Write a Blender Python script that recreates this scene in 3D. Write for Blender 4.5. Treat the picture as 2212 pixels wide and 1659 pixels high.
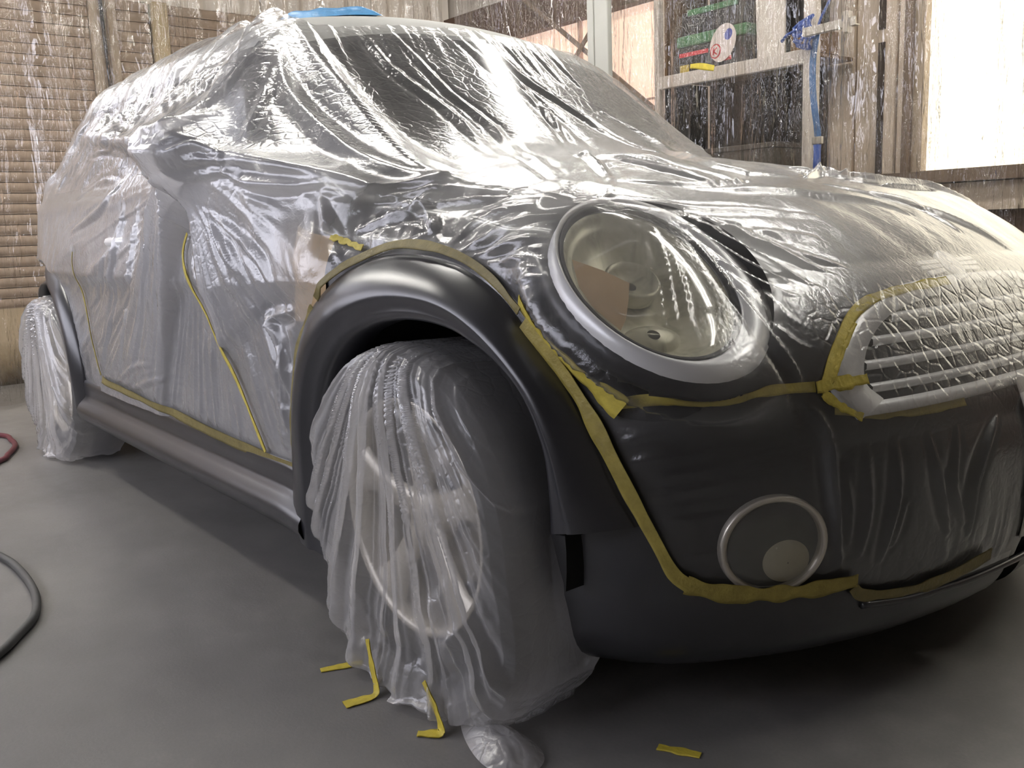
import bpy, bmesh, math, random
import numpy as np
from mathutils import Vector, Matrix, Euler

for o in list(bpy.data.objects):
    bpy.data.objects.remove(o, do_unlink=True)
scene = bpy.context.scene
COL = scene.collection
random.seed(7)

# ------------------------------------------------------------------ camera
YAW, PITCH, ROLL, FPX = math.radians(141.266), math.radians(-9.567), math.radians(-2.071), 1998.3
cam_d = bpy.data.cameras.new('camera'); cam = bpy.data.objects.new('camera', cam_d); COL.objects.link(cam)
_f = Vector((math.cos(PITCH)*math.cos(YAW), math.cos(PITCH)*math.sin(YAW), math.sin(PITCH)))
_r = _f.cross(Vector((0, 0, 1))).normalized(); _u = _r.cross(_f)
_r2 = math.cos(ROLL)*_r + math.sin(ROLL)*_u; _u2 = -math.sin(ROLL)*_r + math.cos(ROLL)*_u
cam.matrix_world = Matrix(((_r2.x, _u2.x, -_f.x, 1.3415), (_r2.y, _u2.y, -_f.y, -1.6526), (_r2.z, _u2.z, -_f.z, .7949), (0, 0, 0, 1)))
cam_d.sensor_width = 36.0; cam_d.lens = FPX/2212*36.0; cam_d.clip_start = .02; cam_d.clip_end = 60
scene.camera = cam

# ------------------------------------------------------------------ world, exposure
world = bpy.data.worlds.new('world'); scene.world = world; world.use_nodes = True
world.node_tree.nodes['Background'].inputs[0].default_value = (.75, .85, 1, 1)
world.node_tree.nodes['Background'].inputs[1].default_value = .3
scene.view_settings.view_transform = 'Standard'
scene.view_settings.look = 'None'
scene.view_settings.gamma = 1.0
scene.view_settings.use_curve_mapping = False
scene.view_settings.exposure = 0.18
scene.cycles.transparent_max_bounces = 18
scene.cycles.max_bounces = 8

# light levels of the lamps and panes that are built further down
LAMP_E = 47.0        # assumed fluorescent tubes, out of view
WIN_E = 1.7          # daylit frosted window, side wall
PINK_E = .72        # daylit panes behind the rack
LEFT_E = 4.4         # assumed daylit windows out of view, left and rear wall
CLER_E = 0.18        # translucent corrugated panels above the shutters
# ------------------------------------------------------------------ helpers
def mat(name):
    m = bpy.data.materials.new(name); m.use_nodes = True
    nt = m.node_tree; b = nt.nodes['Principled BSDF']
    return m, nt, b
def N(nt, typ, **kw):
    n = nt.nodes.new(typ)
    for k, v in kw.items():
        setattr(n, k, v)
    return n
def L(nt, a, b): nt.links.new(a, b)
def setin(b, **kw):
    for k, v in kw.items():
        k = k.replace('_', ' ')
        if isinstance(v, tuple) and len(v) == 3: v = (*v, 1)
        b.inputs[k].default_value = v
def ramp(nt, fac, stops):
    r = N(nt, 'ShaderNodeValToRGB')
    el = r.color_ramp.elements
    while len(el) < len(stops): el.new(.5)
    for e, (p, c) in zip(el, stops):
        e.position = p; e.color = (*c, 1) if len(c) == 3 else c
    L(nt, fac, r.inputs[0]); return r.outputs[0]
def coords(nt, kind='Object', scale=(1, 1, 1)):
    tc = N(nt, 'ShaderNodeTexCoord'); mp = N(nt, 'ShaderNodeMapping'); mp.inputs['Scale'].default_value = scale
    L(nt, tc.outputs[kind], mp.inputs[0]); return mp.outputs[0]
def noise(nt, vec, scale, detail=4, rough=.55, dist=0):
    n = N(nt, 'ShaderNodeTexNoise'); n.inputs['Scale'].default_value = scale; n.inputs['Detail'].default_value = detail
    n.inputs['Roughness'].default_value = rough; n.inputs['Distortion'].default_value = dist
    L(nt, vec, n.inputs['Vector']); return n.outputs['Fac']
def bump(nt, h, strength, dist=.01, nrm=None):
    b = N(nt, 'ShaderNodeBump'); b.inputs['Strength'].default_value = strength; b.inputs['Distance'].default_value = dist
    L(nt, h, b.inputs['Height'])
    if nrm is not None: L(nt, nrm, b.inputs['Normal'])
    return b.outputs[0]
def plain(name, col, rough=.5, metal=0, var=.12, scale=6, bmp=0, bscale=60, spec=None):
    m, nt, b = mat(name); v = coords(nt)
    c0 = tuple(max(0, c*(1-var)) for c in col); c1 = tuple(min(1, c*(1+var)) for c in col)
    L(nt, ramp(nt, noise(nt, v, scale), [(.3, c0), (.7, c1)]), b.inputs['Base Color'])
    setin(b, Roughness=rough, Metallic=metal)
    if spec is not None: b.inputs['Specular IOR Level'].default_value = spec
    if bmp: L(nt, bump(nt, noise(nt, v, bscale, 3), bmp, .004), b.inputs['Normal'])
    return m
def emis(name, col, e, var=.05, scale=1.5):
    m, nt, b = mat(name); v = coords(nt)
    c0 = tuple(c*(1-var) for c in col)
    L(nt, ramp(nt, noise(nt, v, scale, 3), [(.35, c0), (.65, col)]), b.inputs['Emission Color'])
    setin(b, Base_Color=tuple(.7*c for c in col), Roughness=.6); b.inputs['Emission Strength'].default_value = e
    return m
def link(o, parent=None):
    COL.objects.link(o)
    if parent is not None: o.parent = parent
    return o
def mesh_obj(name, V, F, m, parent=None, smooth=True):
    me = bpy.data.meshes.new(name)
    V = np.asarray(V, float)
    if isinstance(F, np.ndarray):
        nf, k = F.shape
        me.vertices.add(len(V)); me.vertices.foreach_set('co', V.astype(np.float32).ravel())
        me.loops.add(nf*k); me.loops.foreach_set('vertex_index', F.astype(np.int32).ravel())
        me.polygons.add(nf); me.polygons.foreach_set('loop_start', np.arange(0, nf*k, k, dtype=np.int32))
        me.update(calc_edges=True); me.validate()
    else:
        me.from_pydata([tuple(v) for v in V], [], F); me.update()
    if smooth: me.polygons.foreach_set('use_smooth', np.ones(len(me.polygons), bool))
    if m: me.materials.append(m)
    return link(bpy.data.objects.new(name, me), parent)
def tag(o, label=None, cat=None, group=None, kind=None):
    if label: o['label'] = label
    if cat: o['category'] = cat
    if group: o['group'] = group
    if kind: o['kind'] = kind
    return o
def empty(name, loc=(0, 0, 0), parent=None):
    o = bpy.data.objects.new(name, None); o.location = loc; o.empty_display_size = .05
    return link(o, parent)
def keep(V, F):
    u = np.unique(F); mp = np.full(len(V), -1); mp[u] = np.arange(len(u)); return V[u], mp[F], u
def gridF(n, m, closed=False):
    i = np.arange(n-1)[:, None]; j = np.arange(m if closed else m-1)[None]
    jn = (j+1) % m
    return np.stack([i*m+j, i*m+jn, (i+1)*m+jn, (i+1)*m+j], -1).reshape(-1, 4)
class MB:
    def __init__(s): s.v = []; s.f = []
    def add(s, V, F):
        o = len(s.v); s.v += [tuple(map(float, p)) for p in V]; s.f += [tuple(int(i)+o for i in f) for f in F]; return s
    def box(s, x0, x1, y0, y1, z0, z1):
        V = [(x, y, z) for x in (x0, x1) for y in (y0, y1) for z in (z0, z1)]
        return s.add(V, [(0, 1, 3, 2), (4, 6, 7, 5), (0, 4, 5, 1), (2, 3, 7, 6), (0, 2, 6, 4), (1, 5, 7, 3)])
    def bar(s, a, b, w, h, up=(0, 0, 1)):
        a, b = Vector(a), Vector(b); d = (b-a).normalized(); r = d.cross(Vector(up)).normalized(); u = r.cross(d)
        V = [p+r*sx*w/2+u*sy*h/2 for p in (a, b) for sx, sy in ((-1, -1), (1, -1), (1, 1), (-1, 1))]
        return s.add(V, [(0, 3, 2, 1), (4, 5, 6, 7), (0, 1, 5, 4), (1, 2, 6, 5), (2, 3, 7, 6), (3, 0, 4, 7)])
    def tube(s, pts, rad, n=10, cap=True):
        P = [Vector(p) for p in pts]; rings = []
        up = Vector((0, 0, 1))
        for i, p in enumerate(P):
            d = (P[min(i+1, len(P)-1)]-P[max(i-1, 0)]).normalized()
            r = d.cross(up)
            if r.length < 1e-3: r = d.cross(Vector((0, 1, 0)))
            r.normalize(); u = r.cross(d); rr = rad[i] if hasattr(rad, '__len__') else rad
            rings.append([p+(r*math.cos(t)+u*math.sin(t))*rr for t in [2*math.pi*k/n for k in range(n)]])
        V = [q for r_ in rings for q in r_]
        F = [(i*n+k, i*n+(k+1) % n, (i+1)*n+(k+1) % n, (i+1)*n+k) for i in range(len(P)-1) for k in range(n)]
        if cap: F += [tuple(range(n))[::-1], tuple(range((len(P)-1)*n, len(P)*n))]
        return s.add(V, F)
    def build(s, name, m, parent=None, smooth=False, bev=0):
        o = mesh_obj(name, np.array(s.v), s.f, m, parent, smooth)
        if bev:
            b = o.modifiers.new('bevel', 'BEVEL'); b.width = bev; b.segments = 2; b.limit_method = 'ANGLE'
            o.data.polygons.foreach_set('use_smooth', np.ones(len(o.data.polygons), bool))
            w = o.modifiers.new('wn', 'WEIGHTED_NORMAL')
        return o
def spline(P, n):
    P = np.asarray(P, float); d = np.r_[0, np.cumsum(np.linalg.norm(np.diff(P, axis=0), axis=1))]
    Q = np.vstack([2*P[0]-P[1], P, 2*P[-1]-P[-2]]); out = []
    for t in np.linspace(0, d[-1], n):
        i = min(np.searchsorted(d, t, 'right')-1, len(P)-2); u = (t-d[i])/(d[i+1]-d[i]+1e-9)
        a, b, c, e = Q[i], Q[i+1], Q[i+2], Q[i+3]
        out.append(.5*((2*b)+(c-a)*u+(2*a-5*b+4*c-e)*u*u+(3*b-a-3*c+e)*u**3))
    return np.array(out)
# value noise on numpy arrays
_rng = np.random.default_rng(11)
_TAB = _rng.random((512, 512))
def vnoise(u, v):
    iu = np.floor(u).astype(int); iv = np.floor(v).astype(int); fu = u-iu; fv = v-iv
    fu = fu*fu*fu*(fu*(fu*6-15)+10); fv = fv*fv*fv*(fv*(fv*6-15)+10)
    a = _TAB[iu % 512, iv % 512]; b = _TAB[(iu+1) % 512, iv % 512]; c = _TAB[iu % 512, (iv+1) % 512]; d = _TAB[(iu+1) % 512, (iv+1) % 512]
    return (a+(b-a)*fu)*(1-fv)+(c+(d-c)*fu)*fv
def fbm(u, v, o=4, g=.5):
    s = 0; a = 1; t = 0
    for i in range(o):
        s = s+a*vnoise(u*2**i+17.3*i, v*2**i+5.1*i); t += a; a *= g
    return s/t
def ridged(u, v, o=4, g=.5):
    s = 0; a = 1; t = 0
    for i in range(o):
        s = s+a*(1-np.abs(2*vnoise(u*2**i+13.7*i, v*2**i+9.2*i)-1)); t += a; a *= g
    return s/t
def sstep(a, b, x):
    t = np.clip((x-a)/(b-a), 0, 1); return t*t*(3-2*t)
# ------------------------------------------------------------------ car shape
def smax(a, b, k):
    h = np.clip(0.5 + 0.5*(a-b)/k, 0, 1)
    return b + (a-b)*h + k*h*(1-h)
def smin(a, b, k):
    return -smax(-a, -b, k)
def itp(x, xs, ys):
    return np.interp(x, xs, ys)
def smooth_tab(xs, ys, lo, hi, n=400, sig=10):
    g = np.linspace(lo, hi, n); v = np.interp(g, xs, ys)
    k = np.exp(-0.5*(np.arange(-3*sig, 3*sig+1)/sig)**2); k /= k.sum()
    v = np.convolve(np.pad(v, 3*sig, mode='edge'), k, mode='valid')
    return g, v
HOOD = smooth_tab([-3.2,-2.6,-2.2,-.8,-.45,-.2,0,.2,.3,.4,.5,.56,.62,.7],
                  [.90,.93,.95,.97,.965,.945,.915,.872,.842,.80,.745,.70,.62,.5], -3.2, .8, 800, 6)
WPLAN = smooth_tab([-3.2,-3.0,-2.8,-2.4,-1.6,-.8,-.2,.2,.5,.7],
                   [.60,.70,.77,.812,.824,.822,.812,.80,.79,.78], -3.2, .8, 400, 8)
WZ = smooth_tab([0,.15,.3,.45,.65,.78,.9,1.0,1.2],
                [.05,.03,.006,.0,.004,.018,.05,.09,.2], 0, 1.3, 300, 8)
NOSE = smooth_tab([0,.15,.3,.45,.55,.62,.68,.74,.79,.83,.9],
                  [.695,.688,.665,.617,.565,.52,.475,.40,.27,.05,-.4], 0, .9, 300, 11)
NZ = smooth_tab([0,.15,.25,.35,.45,.53,.6,.7,.8,.9,1.0],
                [-.07,-.035,-.01,0,.004,-.012,-.03,-.07,-.14,-.25,-.4], 0, 1.1, 300, 8)
def f_lower(x, y, z):
    ay = np.abs(y)
    side = ay - (itp(x, *WPLAN) - itp(z, *WZ))
    top = (z - (itp(x, *HOOD) - .05*np.clip(ay/.6, 0, 1.4)**3))*.93
    nose = (x - itp(ay, *NOSE) - itp(z, *NZ))*.85
    tail = (-2.89 + .26*(ay/.7)**2 + .25*np.clip(z-.7, 0, 1) - x)
    bot = .115 - z
    f = smax(side, top, .16)
    f = smax(f, nose, .14)
    f = smax(f, tail, .2)
    return smax(f, bot, .08)
def f_green(x, y, z):
    ay = np.abs(y)
    side = (ay - (.79 - np.maximum(z-.92, 0)*.53))*.89
    top = z - (1.428 - .06*(ay/.55)**2 - .02*np.clip((-1.5-x)/1.0, 0, 2)**2 - .03*np.clip((x+1.35)/.4, 0, 2)**2)
    wind = (x+.40 + .10*(ay/.6)**2)*.64 + (z-.95)*.77
    tail = -(x+2.79-.10*(ay/.6)**2)*.93 + (z-1.0)*.36
    f = smax(side, top, .07)
    f = smax(f, wind, .07)
    f = smax(f, tail, .12)
    return np.maximum(f, .75-z)
HLC = np.array([.393,-.597,.709]); HLN = (-.32, .914); HLA, HLB = .168, .206
def ring_frame(yaw, pit):
    n = np.array([math.cos(pit)*math.cos(yaw), math.cos(pit)*math.sin(yaw), math.sin(pit)])
    h = np.cross([0,0,1], n); h /= np.linalg.norm(h)
    return h, np.cross(n, h), n
def f_lamp(x, y, z):
    h, v, n = ring_frame(*HLN)
    dx, dy, dz = x-HLC[0], -np.abs(y)-HLC[1], z-HLC[2]
    a = (dx*h[0]+dy*h[1]+dz*h[2])/(HLA+.012); b = (dx*v[0]+dy*v[1]+dz*v[2])/(HLB+.012); c = (dx*n[0]+dy*n[1]+dz*n[2]+.03)/.058
    q = np.sqrt(a*a+b*b+c**2)
    return (q-1)*.055
def f_body(x, y, z):
    f = smin(f_lower(x, y, z), f_green(x, y, z), .06)
    return smin(f, f_lamp(x, y, z), .03)
def tetra(P):
    P = np.array(P, float); c = P.mean(0); pl = []
    for i in range(4):
        A, B, C = P[[j for j in range(4) if j != i]]
        n = np.cross(B-A, C-A); n /= np.linalg.norm(n)
        if (P[i]-A)@n > 0: n = -n
        pl.append((n, n@A))
    return pl
MIR = np.array([-.80,-.852,.985])
def f_mirror(x, y, z):
    a = (x-MIR[0])/.075; b = (np.abs(y)+MIR[1])/.085; c = (z-MIR[2])/.068
    return (np.sqrt(a*a+b*b+c*c)-1)*.07
TIP = (-.80,-.908,.995)
TENT = [tetra([TIP, (-.95,-.50,1.295), (-.24,-.63,.915), (-.7,-.2,.7)]),
        tetra([TIP, (-.95,-.50,1.295), (-2.1,-.66,1.15), (-1.2,-.2,.8)]),
        tetra([(-.78,-.885,.975), (-.26,-.74,.87), (-.72,-.825,.60), (-.7,-.2,.7)]),
        tetra([TIP, (-1.75,-.81,.34), (-1.25,-.82,.33), (-1.2,-.2,.8)])]
def f_film(x, y, z):
    f = smin(f_lower(x, y, z), f_green(x, y, z), .14)
    f = smin(f, f_lamp(x, y, z), .04)
    f = smin(f, f_mirror(x, y, z), .03)
    m = y < -.3
    if m.any():
        xm, ym, zm = x[m], y[m], z[m]
        g = f[m]
        for pl, kk in zip(TENT, (.10, .05, .08, .05)):
            d = None
            for n, o in pl:
                e = xm*n[0]+ym*n[1]+zm*n[2]-o
                d = e if d is None else smax(d, e, .012)
            g = smin(g, d, kk)
        f = f.copy(); f[m] = g
    return f - .010
Z0 = .50
def cast(f, O, D, lo=.05, hi=1.7, n=24):
    def F(t):
        q = O+D*t[..., None]; return f(q[..., 0], q[..., 1], q[..., 2])
    st = (hi-lo)/n
    b = np.full(D.shape[:-1], hi); done = np.zeros(b.shape, bool)
    for i in range(n):                       # walk in from outside: outermost crossing
        t = b-st
        ins = F(t) < 0
        b = np.where(done | ins, b, t); done |= ins
    a = b-st
    for i in range(14):
        m = .5*(a+b); s = F(m) > 0
        b = np.where(s, m, b); a = np.where(s, a, m)
    return .5*(a+b)
def param_grid(ss, th):
    # ss: <0 rear fan .. straight .. front fan, in metres of arc; th: ring angle (radians)
    XR, XF = -2.45, 0.0
    ox = np.clip(ss, XR, XF); ph = np.where(ss > XF, (ss-XF)/.6, np.where(ss < XR, (ss-XR)/.6, 0.))
    O = np.zeros((len(ss), len(th), 3)); O[..., 0] = ox[:, None]; O[..., 2] = Z0
    D = np.zeros_like(O)
    D[..., 0] = np.sin(ph)[:, None]
    D[..., 1] = np.cos(ph)[:, None]*(-np.cos(th))[None]
    D[..., 2] = np.cos(ph)[:, None]*np.sin(th)[None]
    return O, D
# ------------------------------------------------------------------ room materials
def m_floor():
    m, nt, b = mat('painted_concrete'); v = coords(nt)
    a = noise(nt, v, 1.3, 5, .6); c = noise(nt, v, 14, 5, .7); d = noise(nt, v, 160, 2, .6)
    mx = N(nt, 'ShaderNodeMath', operation='ADD'); L(nt, a, mx.inputs[0])
    m2 = N(nt, 'ShaderNodeMath', operation='MULTIPLY'); L(nt, c, m2.inputs[0]); m2.inputs[1].default_value = .45; L(nt, m2.outputs[0], mx.inputs[1])
    m3 = N(nt, 'ShaderNodeMath', operation='MULTIPLY_ADD'); L(nt, d, m3.inputs[0]); m3.inputs[1].default_value = .16; L(nt, mx.outputs[0], m3.inputs[2])
    L(nt, ramp(nt, m3.outputs[0], [(.45, (.118, .113, .106)), (.8, (.180, .172, .162)), (1.1, (.235, .222, .207))]), b.inputs['Base Color'])
    L(nt, ramp(nt, c, [(.3, (.42,)*3), (.7, (.62,)*3)]), b.inputs['Roughness'])
    L(nt, bump(nt, d, .12, .002), b.inputs['Normal'])
    return m
M = {}
M['floor'] = m_floor()
M['shutter'] = plain('shutter_brown_paint', (.42, .325, .245), .62, 0, .14, 3, .1, 40)
M['post_brown'] = plain('post_tan_paint', (.44, .355, .265), .6, 0, .12, 4)
M['post_yellow'] = plain('post_ochre', (.50, .40, .24), .6, 0, .12, 4)
M['wall_pl'] = plain('light_plaster', (.52, .48, .42), .85, 0, .08, 2, .15, 30)
M['walldim'] = plain('grey_brown_wall', (.16, .145, .125), .85, 0, .1, 2)
M['ceil'] = plain('ceiling_board', (.26, .25, .235), .9, 0, .06, 2)
M['lintel'] = plain('brown_lintel', (.11, .068, .048), .6, 0, .15, 5)
M['beige'] = plain('beige_panel', (.66, .55, .44), .55, 0, .10, 2.5)
M['dark_slot'] = plain('dark_slot', (.05, .035, .028), .7)
M['frame_brown'] = plain('bronze_window_frame', (.20, .145, .105), .45, .2, .12, 6)
M['postgrey'] = plain('pale_grey_post', (.48, .48, .44), .45, 0, .05, 3)
M['rackwhite'] = plain('rack_white_paint', (.62, .56, .50), .5, 0, .08, 5)
M['rackdark'] = plain('rack_dark_back', (.016, .011, .008), .8, 0, .3, 3)
M['rackply'] = plain('plywood_brown', (.16, .095, .045), .7, 0, .2, 5)
M['winglow'] = emis('window_daylight', (1.0, .93, .76), WIN_E, .10, .9)
M['pink'] = emis('pink_daylit_pane', (1.0, .73, .58), PINK_E, .06, 1.2)
M['cler'] = emis('clerestory_panel', (.80, .72, .62), CLER_E, .12, 2.0)
M['black'] = plain('black_rubber', (.012, .012, .012), .5, 0, .2)
def m_plinth():
    m, nt, b = mat('stained_plinth'); v = coords(nt)
    sep = N(nt, 'ShaderNodeSeparateXYZ'); L(nt, v, sep.inputs[0])
    n = noise(nt, v, 4.5, 5, .65)
    ad = N(nt, 'ShaderNodeMath', operation='MULTIPLY_ADD'); L(nt, n, ad.inputs[0]); ad.inputs[1].default_value = .28; L(nt, sep.outputs['Z'], ad.inputs[2])
    L(nt, ramp(nt, ad.outputs[0], [(.14, (.05, .038, .022)), (.22, (.16, .12, .07)), (.33, (.42, .33, .21)), (.40, (.62, .50, .34))]), b.inputs['Base Color'])
    setin(b, Roughness=.85); L(nt, bump(nt, noise(nt, v, 30, 4), .2, .004), b.inputs['Normal'])
    return m
M['plinth'] = m_plinth()

# ------------------------------------------------------------------ room shell
XR, YS, ZC, XN_, YL = -4.63, 2.68, 2.95, 3.4, -3.3
def struct(o): o['kind'] = 'structure'; return o
struct(MB().box(XR-.3, XN_+.2, YL-.2, YS+.3, -.1, 0).build('floor', M['floor']))
struct(MB().box(XR-.3, XN_+.2, YL-.2, YS+.3, ZC, ZC+.1).build('ceiling', M['ceil']))
wr = struct(MB().box(XR-.22, XR-.05, YL, YS+.2, 0, 2.95).build('wall_rear', M['wall_pl']))
struct(MB().box(XR-.05, XR, YL, YS, 0, .44).build('baseboard_rear', M['plinth']))
struct(MB().box(XN_, XN_+.15, YL, YS+.2, 0, ZC).build('wall_front', M['walldim']))
wl = struct(MB().box(XR-.2, XN_+.15, YL-.15, YL, 0, .95).build('wall_left', M['walldim']))
MB().box(XR-.2, XN_+.15, YL-.15, YL, 2.25, ZC).build('upper_wall', M['walldim'], wl)
MB().box(XR-.2, -4.5, YL-.15, YL, .95, 2.25).build('wall_panel', M['walldim'], wl)
MB().box(.6, XN_+.15, YL-.15, YL, .95, 2.25).build('wall_panel', M['walldim'], wl)
M['assumed_glow'] = emis('assumed_daylit_pane', (.86, .87, 1.0), LEFT_E, .05, .9)  # glow for the panes of the assumed windows out of view
# side wall: low wall, lintel, end piece, openings filled by the windows
sw = struct(MB().box(XR-.2, XN_+.15, YS, YS+.15, 0, .95).build('wall_right', M['lintel']))
MB().box(XR-.2, XN_+.15, YS, YS+.15, 2.36, ZC).build('upper_wall', M['wall_pl'], sw)
MB().box(1.45, XN_+.15, YS, YS+.15, .95, 2.36).build('wall_panel', M['walldim'], sw)
MB().box(XR-.2, XN_+.15, YS-.05, YS+.10, 2.10, 2.36).build('lintel', M['lintel'], sw)
MB().box(XR, XN_, YS-.10, YS+.05, .93, .985).build('window_ledge', M['frame_brown'], sw)
MB().box(XR, XN_, YS-.045, YS-.002, .80, .925).build('ledge_board', M['beige'], sw)
# pink daylit panes
w1 = struct(empty('window_1', (-3.6, YS, .98)))
edges = [XR, -3.95, -3.24, -2.52]
for a, b in zip(edges[:-1], edges[1:]):
    p = MB().box(a+.008, b-.008, YS+.03, YS+.045, .985, 2.10).build('pane', M['pink']); p.parent = w1; p.matrix_parent_inverse = Matrix.Translation((3.6, -YS, -.98))
def under(root, o):
    o.parent = root; o.matrix_parent_inverse = root.matrix_world.inverted() if root.matrix_world != Matrix() else Matrix.Translation(-root.location); return o
M['mullion'] = plain('pink_mullion', (.55, .38, .30), .6)
for x in edges[1:-1]:
    under(w1, MB().box(x-.008, x+.008, YS+.0, YS+.05, .985, 2.10).build('window_frame', M['mullion']))
under(w1, MB().box(XR, -2.52, YS+.012, YS+.028, 1.535, 1.545).build('glazing_bar', M['mullion']))
w3 = struct(empty('assumed_window_3', (-2, YL, .95)))  # assumed window out of view, added to light door, sill and wheel bag
for a in (-4.5, -3.65, -2.8, -1.95, -1.10, -.25):
    under(w3, MB().box(a+.03, a+.82, YL-.08, YL-.06, .98, 2.22).build('pane', M['assumed_glow']))
    under(w3, MB().box(a-.03, a+.03, YL-.10, YL+.02, .95, 2.25).build('window_frame', M['frame_brown']))
under(w3, MB().box(.57, .63, YL-.10, YL+.02, .95, 2.25).build('window_frame', M['frame_brown']))
under(w3, MB().box(-4.53, .63, YL-.10, YL+.04, .93, .98).build('window_sill', M['frame_brown']))
under(w3, MB().box(-4.53, .63, YL-.10, YL+.02, 2.22, 2.26).build('window_head', M['frame_brown']))
# bright frosted window
w2 = struct(empty('window_2', (.2, YS, .98)))
for a, b in ((-.905, .27), (.31, 1.42)):
    under(w2, MB().box(a, b, YS+.03, YS+.045, .99, 2.10).build('pane', M['winglow']))
under(w2, MB().box(.27, .31, YS-.01, YS+.06, .985, 2.10).build('window_frame', M['frame_brown']))
under(w2, MB().box(-.985, -.955, YS-.06, YS+.06, .985, 2.10).build('window_frame', M['frame_brown']))
under(w2, MB().box(-.955, -.905, YS-.02, YS+.06, .985, 2.10).build('window_frame', M['post_brown']))
under(w2, MB().box(1.42, 1.47, YS-.02, YS+.06, .985, 2.10).build('window_frame', M['frame_brown']))
under(w2, MB().box(-.905, 1.42, YS-.03, YS+.06, .955, .99).build('window_sill', M['frame_brown']))
# beige panelling between rack and window
bp = tag(empty('wall_cladding', (-1.2, YS, 0)), None, None, None, 'structure')
xs = [-2.52, -2.1, -1.72, -1.395, -1.25, -1.12, -1.03, -.985]
for i, (a, b) in enumerate(zip(xs[:-1], xs[1:])):
    d = (.0, .0, .0, .03, .012, .035, .02)[i]
    under(bp, MB().box(a+.003, b-.003, YS-.012-d, YS+.12, .985, 2.10).build('panel', M['beige'], bev=.006))
for z0, z1 in ((.99, 1.60), (1.66, 2.09)):
    under(bp, MB().box(-1.118, -1.085, YS-.052, YS-.03, z0, z1).build('slot', M['dark_slot']))

# roller shutters of the rear wall, each slat a piece of its own
def shutter(y0, y1, label):
    t = empty('roller_shutter', (XR, (y0+y1)/2, .44)); tag(t, label, 'shutter', 'roller shutters of the rear wall')
    pr = []
    n = 7; h = .0595
    for k in range(n+1):
        a = k/n; pr.append((.012*math.sin(math.pi*a)**.7, a*(h-.004)))
    w = y1-y0
    V = [(x, s*w/2, z) for x, z in pr for s in (-1, 1)]
    F = [(2*k, 2*k+1, 2*k+3, 2*k+2) for k in range(n)]
    V += [(-.012, s*w/2, z) for x, z in pr for s in (-1, 1)]
    o0 = 2*(n+1)
    F += [(0, 1, o0+1, o0), (2*n, 2*n+1, o0+2*n+1, o0+2*n)]
    base = None
    for i in range(30):
        if base is None:
            o = mesh_obj('slat', V, F, M['shutter'], t, True); base = o
        else:
            o = base.copy(); COL.objects.link(o); o.parent = t
        o.location = (0, 0, i*h)
    return t
shutter(-2.9, .045, 'brown roller shutter left of the black cable on the rear wall')
shutter(.205, .40, 'narrow brown roller shutter between the two posts of the rear wall')
shutter(.52, 2.6, 'brown roller shutter behind the car roof, right of the ochre post')
tag(MB().box(XR-.05, XR+.035, .05, .10, .44, 2.225).box(XR-.05, XR+.035, .15, .20, .44, 2.225).box(XR-.05, XR+.01, .10, .15, .44, 2.225).build('shutter_post', M['post_brown']), 'tan channel post behind the black cable on the rear wall', 'post')
tag(MB().box(XR-.05, XR+.05, .415, .505, .0, 2.225).build('wall_post', M['post_yellow'], bev=.006), 'ochre post on the rear wall right of the black cable', 'post')
tag(MB().tube([(XR+.05, .11, 2.9), (XR+.05, .112, 2.2), (XR+.052, .122, 1.7), (XR+.05, .13, 1.0), (XR+.06, .13, .45), (XR+.07, .2, .02)], .011, 8).build('power_cable', M['black'], smooth=True), 'black cable hanging down the rear wall post', 'cable')
# corrugated translucent panels above the shutters
t = tag(empty('clerestory_panel', (XR, .4, 2.23)), 'pale translucent corrugated sheeting above the rear shutters', 'wall panel', None, 'structure')
w4 = struct(empty('assumed_window_4', (XR, -2, 2.25)))  # assumed window out of view, added for the bright band on the sill
for a in (-3.15, -2.45, -1.75):
    under(w4, MB().box(XR-.04, XR-.02, a+.03, a+.67, 2.28, 2.88).build('pane', M['assumed_glow']))
    under(w4, MB().box(XR-.05, XR+.02, a-.03, a+.03, 2.24, 2.92).build('window_frame', M['frame_brown']))
under(w4, MB().box(XR-.05, XR+.02, -1.08, -1.02, 2.24, 2.92).build('window_frame', M['frame_brown']))
under(w4, MB().box(XR-.05, XR+.03, -3.18, -1.02, 2.225, 2.28).build('window_sill', M['frame_brown']))
under(w4, MB().box(XR-.05, XR+.02, -3.18, -1.02, 2.88, 2.94).build('window_head', M['frame_brown']))
for (y0, y1) in ((-1.02, -.3), (-.3, 1.15), (1.15, 2.66)):
    n = 140; Y = np.linspace(y0, y1-.004, n); X = XR-.02+.022*np.sin(Y*2*np.pi/.115)
    V = np.vstack([np.c_[X, Y, np.full(n, 2.225)], np.c_[X, Y, np.full(n, 2.94)]])
    under(t, mesh_obj('corrugated_sheet', V, [(i, i+1, n+i+1, n+i) for i in range(n-1)], M['cler']))

# booth post, braces
tag(MB().box(-2.31, -2.265, 1.86, 1.90, 0, ZC).box(-2.262, -2.165, 1.865, 1.90, 0, ZC).build('booth_post', M['postgrey'], bev=.006), 'pale grey square booth post beside the rear left of the windscreen', 'post')
def on_ys(pts, y): return [(x, y, z) for x, z in pts]
tag(MB().bar((-3.72, YS-.125, 2.36), (-2.35, YS-.125, 1.36), .012, .028).build('brace', M['frame_brown']), 'thin brown diagonal brace running down to the right across the pink panes', 'brace')
tag(MB().bar((-3.62, YS-.155, 1.36), (-2.62, YS-.155, 2.30), .012, .028).build('brace', M['frame_brown']), 'thin brown diagonal brace running up to the right behind the grey post', 'brace')

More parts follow.
